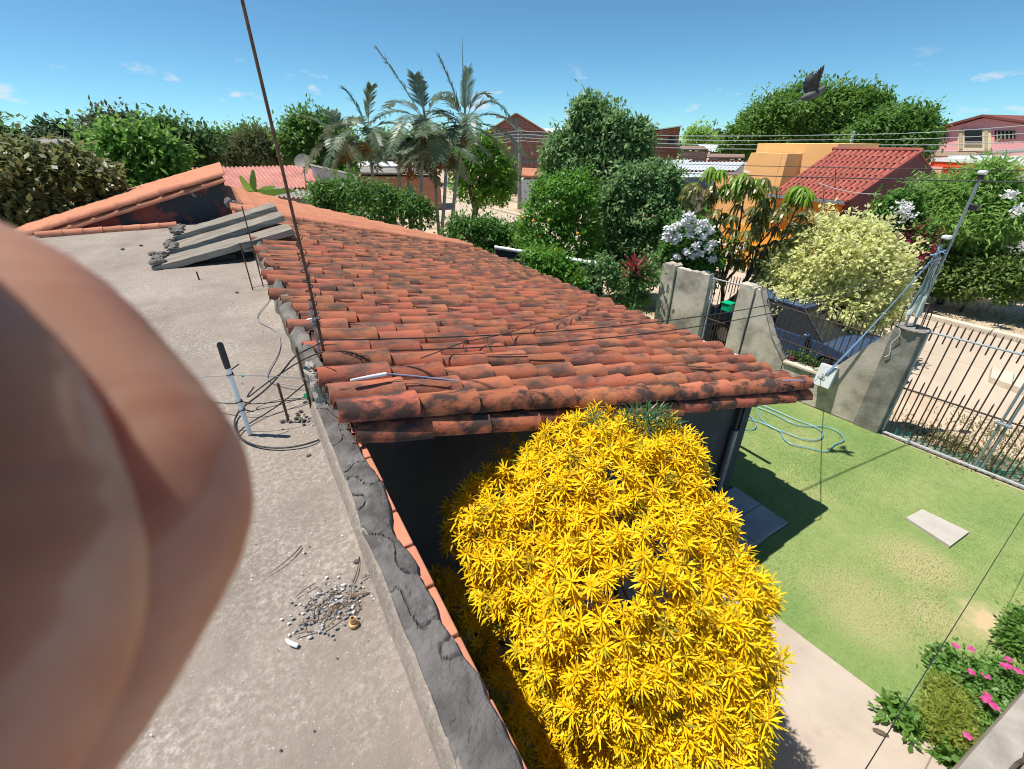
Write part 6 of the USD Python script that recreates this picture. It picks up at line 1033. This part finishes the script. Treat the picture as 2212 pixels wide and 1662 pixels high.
# parked car under the cream tree
def car(loc, yaw, body_mat, label):
    t_ = thing('parked_car', label, 'car', loc); ca, sa = math.cos(yaw), math.sin(yaw); M_ = np.array([[ca, sa, 0], [-sa, ca, 0], [0, 0, 1]]); tr = lambda m_: (vf(m_)[0] @ M_ + np.asarray(loc), vf(m_)[1])
    def loft(sec, n=40):
        ms = m3.CrossSection([np.asarray(sec, float)], m3.FillRule.Positive)
        return ms
    prof = [(-1.95, .28), (1.95, .28), (2.0, .5), (1.95, .72), (1.1, .88), (-1.75, .90), (-1.98, .75), (-2.0, .5)]
    low = m3.Manifold.extrude(m3.CrossSection([np.array(prof)], m3.FillRule.Positive), 1.62).rotate([90, 0, 0]).translate([0, .81, 0])
    for x in (-1.25, 1.25): low = low - m3.Manifold.cylinder(2.0, .36, .36, 24, True).rotate([90, 0, 0]).translate([x, 0, .32])
    part(t_, 'body', tr(low.refine_to_length(.2)), body_mat, smooth=40)
    cab = m3.Manifold.hull_points(np.array([(1.0, s * .76, .88) for s in (-1, 1)] + [(-1.6, s * .76, .9) for s in (-1, 1)] + [(.35, s * .62, 1.4) for s in (-1, 1)] + [(-1.2, s * .62, 1.42) for s in (-1, 1)])); part(t_, 'cabin_glass', tr(cab), MAT['glass'])
    part(t_, 'roof', tr(rbox((-.42, 0, 1.43), (.82, .64, .035), .03)), body_mat, smooth=40)
    for x in (-1.25, 1.25):
        for s in (-1, 1):
            w_ = part(t_, 'wheel', tr(tube([(x, s * .62, .31), (x, s * .66, .31), (x, s * .78, .31), (x, s * .80, .31)], [.28, .31, .31, .28], 20)), MAT['black'], smooth=40); part(w_, 'rim', tr(tube([(x, s * .79, .31), (x, s * .812, .31)], [.19, .17], 14)), MAT['rail'])
    for s in (-1, 1): part(t_, 'headlight', tr(rbox((1.93, s * .58, .68), (.06, .18, .08), .03)), MAT['rail']); part(t_, 'mirror', tr(rbox((.7, s * .88, .95), (.06, .07, .06), .03)), body_mat)
    for x, zz in ((.98, 1.15), (-.2, 1.15), (-1.45, 1.15)):
        for s in (-1, 1): x1 = {.98: .36, -.2: -.25, -1.45: -1.18}[x]; part(t_, 'pillar', tr(tube([(x, s * .755, .9), (x1, s * .62, 1.42)], .022, 5)), MAT['black'])
    part(t_, 'bumper', tr(rbox((2.0, 0, .42), (.05, .78, .1), .04)), body_mat, smooth=40); part(t_, 'plate', tr(rbox((2.055, 0, .42), (.006, .2, .05), .005)), MAT['white'])
car((10.75, 5.2, -.03), -math.pi / 2, plain('blue_car_paint', (.04, .075, .15), .3), 'blue parked car in the shade under the cream tree behind the railing')
bn = thing('street_bench', 'low flat concrete bench slab on the street seen through the driveway gate', 'concrete block', G(2165, 820)); r0, r1, r2, r3 = (G(u, v, .12) for u, v in ((2145, 790), (2240, 822), (2236, 850), (2140, 815)))
for a0, a1 in ((0, .49), (.51, 1)): part(bn, 'block', slab_poly([r0 * (1 - a0) + r1 * a0, r0 * (1 - a1) + r1 * a1, r3 * (1 - a1) + r2 * a1, r3 * (1 - a0) + r2 * a0], (0, 0, -.14)), MAT['kerb'])
# ---------------------------------------------------------------- pigeon in flight
r = R('bird'); bc = EYE + ray(1752, 206) * 5.3; up3 = np.array([0, 0, 1.0]); ax = unit(RIGHT * .93 + up3 * .33 - unit(FWD * [1, 1, 0]) * .15); sd = unit(np.cross(ax, up3)); tp = np.cross(sd, ax)
bird = thing('pigeon', 'dark grey pigeon flying with raised wings before the mango tree', 'bird', bc)
def ax_pt(a, s=0., t=0.): return bc + ax * a + sd * s + tp * t
bod = m3.Manifold.batch_hull([m3.Manifold.sphere(r_, 16).translate(list(ax_pt(a, 0, t))) for a, t, r_ in ((-.09, .0, .022), (-.03, -.005, .045), (.04, -.004, .05), (.085, .008, .035))])
bod = bod + m3.Manifold.batch_hull([m3.Manifold.sphere(r_, 14).translate(list(ax_pt(a, 0, t))) for a, t, r_ in ((.08, .008, .034), (.115, .022, .024), (.135, .028, .0235))])
bm = bod.refine_to_length(.012).to_mesh(); tm = trimesh.Trimesh(bm.vert_properties[:, :3], bm.tri_verts); trimesh.smoothing.filter_taubin(tm, iterations=12)
FEA = leaf('grey_feathers', (.035, .036, .04), (.10, .10, .105), .6, .15); BOD = two_tone('pigeon_plumage', (.05, .05, .056), (.11, .11, .118), 30, .6)
part(bird, 'body', tm, BOD, smooth=True); part(bird, 'beak', tube([ax_pt(.152, 0, .026), ax_pt(.178, 0, .02)], [.006, .001], 6), MAT['black'])
for s in (-1, 1): part(bird, 'eye', trimesh.creation.icosphere(1, .004).apply_translation(ax_pt(.143, s * .021, .034)), plain('orange_eye', (.5, .12, .01), .2))
k = 9; o = np.array([ax_pt(-.085, (i - 4) * .006, .0) for i in range(k)]); part(bird, 'tail', leaves(o, np.array([-ax * 1 + sd * (i - 4) * .07 - tp * .08 for i in range(k)]), np.repeat(tp[None], k, 0), .135, .03, .02, 3), FEA)
for s in (-1, 1):
    root = ax_pt(.05, s * .035, .03); out = unit(tp * 1.0 + sd * s * (.42 if s > 0 else .75) + ax * .10); wr = root + out * .085; tip = wr + unit(out + ax * .25) * .05
    w_ = part(bird, 'wing', join([tube([root, wr, tip], [.016, .012, .004], 6), leaves(np.array([root + (wr - root) * f for f in np.linspace(.1, 1, 10)]), np.array([-ax * 1 + out * (.25 + .5 * f) for f in np.linspace(0, 1, 10)]), np.repeat((sd * s)[None], 10, 0), .11, .036, .03, 3)]), FEA)
    for i in range(9): f = i / 8; d = unit(-ax * (.95 - 1.05 * f) + out * (.75 + .3 * f)); part(w_, 'feather', leaves((wr + (tip - wr) * f)[None], d[None], (sd * s)[None] + np.array([[.01, 0, 0]]) * i, .105 + .015 * f, .026, .02, 3), FEA)

# ---------------------------------------------------------------- the photographer's hand close before the lens
def cp(x, y, z): return EYE + RIGHT * x + DOWN * y + FWD * z
def fp(u, v, t): return EYE + ray(u, v) * t
def bone(a, b, ra, rb): return m3.Manifold.batch_hull([m3.Manifold.sphere(ra, 28).translate(list(a)), m3.Manifold.sphere(rb, 28).translate(list(b))])
def smooth_path4(c, n):                     # joints rounded by a short moving average
    q = np.array([[*a, ra] for a, ra in c]); d = np.r_[0, np.cumsum(np.linalg.norm(np.diff(q[:, :3], axis=0), axis=1))]; s = np.linspace(0, d[-1], n); w = .0055
    return np.stack([np.mean([np.interp(np.clip(s + o_, 0, d[-1]), d, q[:, k]) for o_ in np.linspace(-w, w, 9)], 0) for k in range(4)], 1)
chains = [[(fp(-340, 570, .059), .0132), (fp(20, 735, .0527), .0122), (fp(345, 1085, .0492), .0106), (fp(105, 1545, .0466), .0094), (fp(-120, 1830, .0452), .0078)],
          [(fp(-430, 640, .0425), .0112), (fp(-140, 880, .0365), .0096), (fp(58, 1335, .0325), .0079), (fp(-140, 1720, .0315), .0074), (fp(-330, 1950, .0315), .0064)],
          ]
for s_k, k_r in ((.0235, .95), (.045, .82)): chains.append([(p_ + SUN * s_k + FWD * (.001 if k_r < 1 else 0), max(.0058, r_ * k_r)) for p_, r_ in chains[1]])
parts_ = []
def finger(c):
    sm = smooth_path4(c, 240); k_ = np.ones(17) / 17; q = np.stack([np.convolve(np.pad(sm[:, i], 8, mode='edge'), k_, 'valid') for i in range(4)], 1)
    s_ = np.r_[0, np.cumsum(np.linalg.norm(np.diff(q[:, :3], axis=0), axis=1))]; js = np.r_[0, np.cumsum([np.linalg.norm(b[0] - a[0]) for a, b in zip(c, c[1:])])]
    for j_, offs in ((1, (-.005, -.001, .003)), (2, (-.0065, -.0035, 0, .0035, .0065)), (3, (-.002, .002))):
        for o_ in offs: q[:, 3] -= .0001 * np.exp(-((s_ - js[j_] * s_[-1] / js[-1] - o_) / .0009) ** 2)
    t0, t1 = unit(q[0, :3] - q[1, :3]), unit(q[-1, :3] - q[-2, :3]); a_ = np.linspace(0, np.pi / 2, 9)[1:-1]
    e0 = np.array([[*(q[0, :3] + t0 * q[0, 3] * math.sin(x)), q[0, 3] * math.cos(x)] for x in a_])[::-1]; e1 = np.array([[*(q[-1, :3] + t1 * q[-1, 3] * math.sin(x)), q[-1, 3] * math.cos(x)] for x in a_]); q = np.vstack([e0, q, e1])
    v_, f_ = tube(q[:, :3], q[:, 3], 44); t_ = trimesh.Trimesh(v_, f_)
    if t_.volume < 0: f_ = f_[:, ::-1]
    return m3.Manifold(m3.Mesh(np.asarray(v_, np.float32), np.asarray(f_, np.uint32)))
parts_ = [finger(c) for c in chains]
wrist = [cp(-.155, .030, .040), cp(-.152, .036, .012)]
parts_.append(m3.Manifold.batch_hull([m3.Manifold.sphere(.0125, 20).translate(list(c[0][0])) for c in chains] + [m3.Manifold.sphere(.02, 20).translate(list(w)) for w in wrist]))
th = [(cp(-.145, .035, .045), .017), (cp(-.150, .050, .070), .0135), (cp(-.145, .055, .090), .0112), (cp(-.138, .054, .100), .009)]
arm = [(cp(-.153, .033, .026), .026), (cp(-.23, .08, .0), .031), (cp(-.31, .15, -.05), .038)]
for ch in (th, arm): parts_ += [bone(a, b, ra, rb) for (a, ra), (b, rb) in zip(ch, ch[1:])]
hand = m3.Manifold.batch_boolean(parts_, m3.OpType.Add)
hm = hand.to_mesh(); tm = trimesh.Trimesh(hm.vert_properties[:, :3], hm.tri_verts); tm.merge_vertices()
v = np.array(tm.vertices); n_ = np.array(tm.vertex_normals)
# the photographer standing behind: head, neck, trunk, arms and legs, out of the frame
fh, rt, up3 = unit(FWD * [1, 1, 0]), RIGHT, np.array([0, 0, 1.0]); foot0 = np.array([*(EYE - fh * .43)[:2], ZS])
def bp(x, y, z): return foot0 + rt * x + fh * y + up3 * z
def chain(ps): return [bone(a, b, ra, rb) for (a, ra), (b, rb) in zip(ps, ps[1:])]
left_arm = [arm[-1], (bp(-.31, .10, 1.18), .046), (bp(-.22, -.02, 1.40), .058)]
right_arm = [(bp(.20, -.02, 1.40), .058), (bp(.33, .10, 1.16), .046), (bp(.24, .36, 1.40), .036), (bp(.20, .44, 1.46), .030)]
torso = [m3.Manifold.batch_hull([m3.Manifold.sphere(r_, 18).translate(list(bp(x, y, z))) for x, y, z, r_ in ((-.15, -.02, 1.36, .075), (.15, -.02, 1.36, .075), (-.11, 0, 1.1, .10), (.11, 0, 1.1, .10), (-.10, -.01, .92, .11), (.10, -.01, .92, .11))])]
legs = sum((chain([(bp(s * .10, 0, .9), .10), (bp(s * .11, .02, .5), .065), (bp(s * .12, -.02, .09), .042), (bp(s * .12, .13, .035), .032)]) for s in (-1, 1)), [])
head = chain([(bp(0, -.02, 1.42), .058), (bp(0, 0, 1.54), .052)]) + [m3.Manifold.batch_hull([m3.Manifold.sphere(r_, 20).translate(list(bp(x, y, z))) for x, y, z, r_ in ((0, -.01, 1.655, .088), (0, .02, 1.64, .078), (0, .045, 1.56, .045))]), bone(bp(0, .10, 1.64), bp(0, .118, 1.605), .010, .015)] + [bone(bp(s * .085, 0, 1.64), bp(s * .088, -.01, 1.61), .016, .013) for s in (-1, 1)]
body = m3.Manifold.batch_boolean(chain(left_arm) + chain(right_arm) + torso + legs + head, m3.OpType.Add)
bmn = body.refine_to_length(.03).to_mesh(); tb_ = trimesh.Trimesh(bmn.vert_properties[:, :3], bmn.tri_verts); trimesh.smoothing.filter_taubin(tb_, iterations=8)
try: whole = vf(m3.Manifold(m3.Mesh(np.asarray(v, np.float32), np.asarray(tm.faces, np.uint32))) + m3.Manifold(m3.Mesh(np.asarray(tb_.vertices, np.float32), np.asarray(tb_.faces, np.uint32))))
except Exception: whole = ()
if not len(whole) or len(whole[0]) < len(v) * .8: whole = join([(v, tm.faces), (tb_.vertices, tb_.faces)])
SKIN = material('skin', {'g': ('geometry', {}), 'n': ('noise_texture', {'scale': 90.0, 'detail': 4.0}), 'r': ('rgb_ramp', {'ramp': [(.3, (.29, .120, .075)), (.7, (.385, .205, .135))]}), 'p': ('principled_bsdf', {'roughness': .6, 'subsurface_weight': .5, 'subsurface_scale': .003, 'subsurface_radius': (1.0, .22, .10), 'specular_ior_level': .35})},
    [('g.position', 'n.vector'), ('n.fac', 'r.fac'), ('r.color', 'p.base_color')])
pn = thing('person', 'blurred bent fingers of a hand held close before the lens at left', 'person', foot0); part(pn, 'body', whole, SKIN, smooth=70)
CLO = two_tone('dark_cotton', (.022, .024, .034), (.035, .037, .05), 30, .95)
grow = lambda ms, g: m3.Manifold.batch_boolean(ms, m3.OpType.Add)
shirt = [m3.Manifold.batch_hull([m3.Manifold.sphere(r_ + .014, 18).translate(list(bp(x, y, z))) for x, y, z, r_ in ((-.15, -.02, 1.36, .075), (.15, -.02, 1.36, .075), (-.11, 0, 1.1, .10), (.11, 0, 1.1, .10), (-.10, -.01, .95, .11), (.10, -.01, .95, .11))])] + [bone(a, b, ra + .014, rb + .016) for (a, ra), (b, rb) in (((bp(-.22, -.02, 1.40), .058), (bp(-.285, .065, 1.24), .05)), ((bp(.20, -.02, 1.40), .058), (bp(.29, .065, 1.23), .05)))]
part(pn, 'shirt', m3.Manifold.batch_boolean(shirt, m3.OpType.Add).refine_to_length(.03), CLO, smooth=50)
part(pn, 'trousers', m3.Manifold.batch_boolean(sum(([bone(bp(s * .10, 0, .9), bp(s * .11, .02, .5), .115, .082), bone(bp(s * .11, .02, .5), bp(s * .12, -.02, .12), .082, .062)] for s in (-1, 1)), []), m3.OpType.Add).refine_to_length(.03), MAT['black'], smooth=50)
part(pn, 'hair', m3.Manifold.batch_hull([m3.Manifold.sphere(r_, 20).translate(list(bp(x, y, z))) for x, y, z, r_ in ((0, -.025, 1.675, .090), (0, .0, 1.70, .075), (0, -.045, 1.62, .065))]), MAT['black'], smooth=True)
for s in (-1, 1): part(pn, 'eye', trimesh.creation.icosphere(2, .012).apply_translation(bp(s * .032, .088, 1.655)), MAT['bone'], smooth=True); part(pn, 'shoe', rbox(bp(s * .12, .06, .045), (.05, .05, .044), .03), MAT['black'])
ph = thing('phone', 'dark slab phone held by the hand with the blurred fingers', 'phone', cp(-.065, -.03, -.006))
pm = m3.Manifold.batch_hull([m3.Manifold.sphere(.004, 16).translate(list(cp(x, y, -.0058))) for x, y in ((-.141, -.067), (.012, -.067), (-.141, .006), (.012, .006))])
part(ph, 'body', pm, MAT['black'], smooth=50)
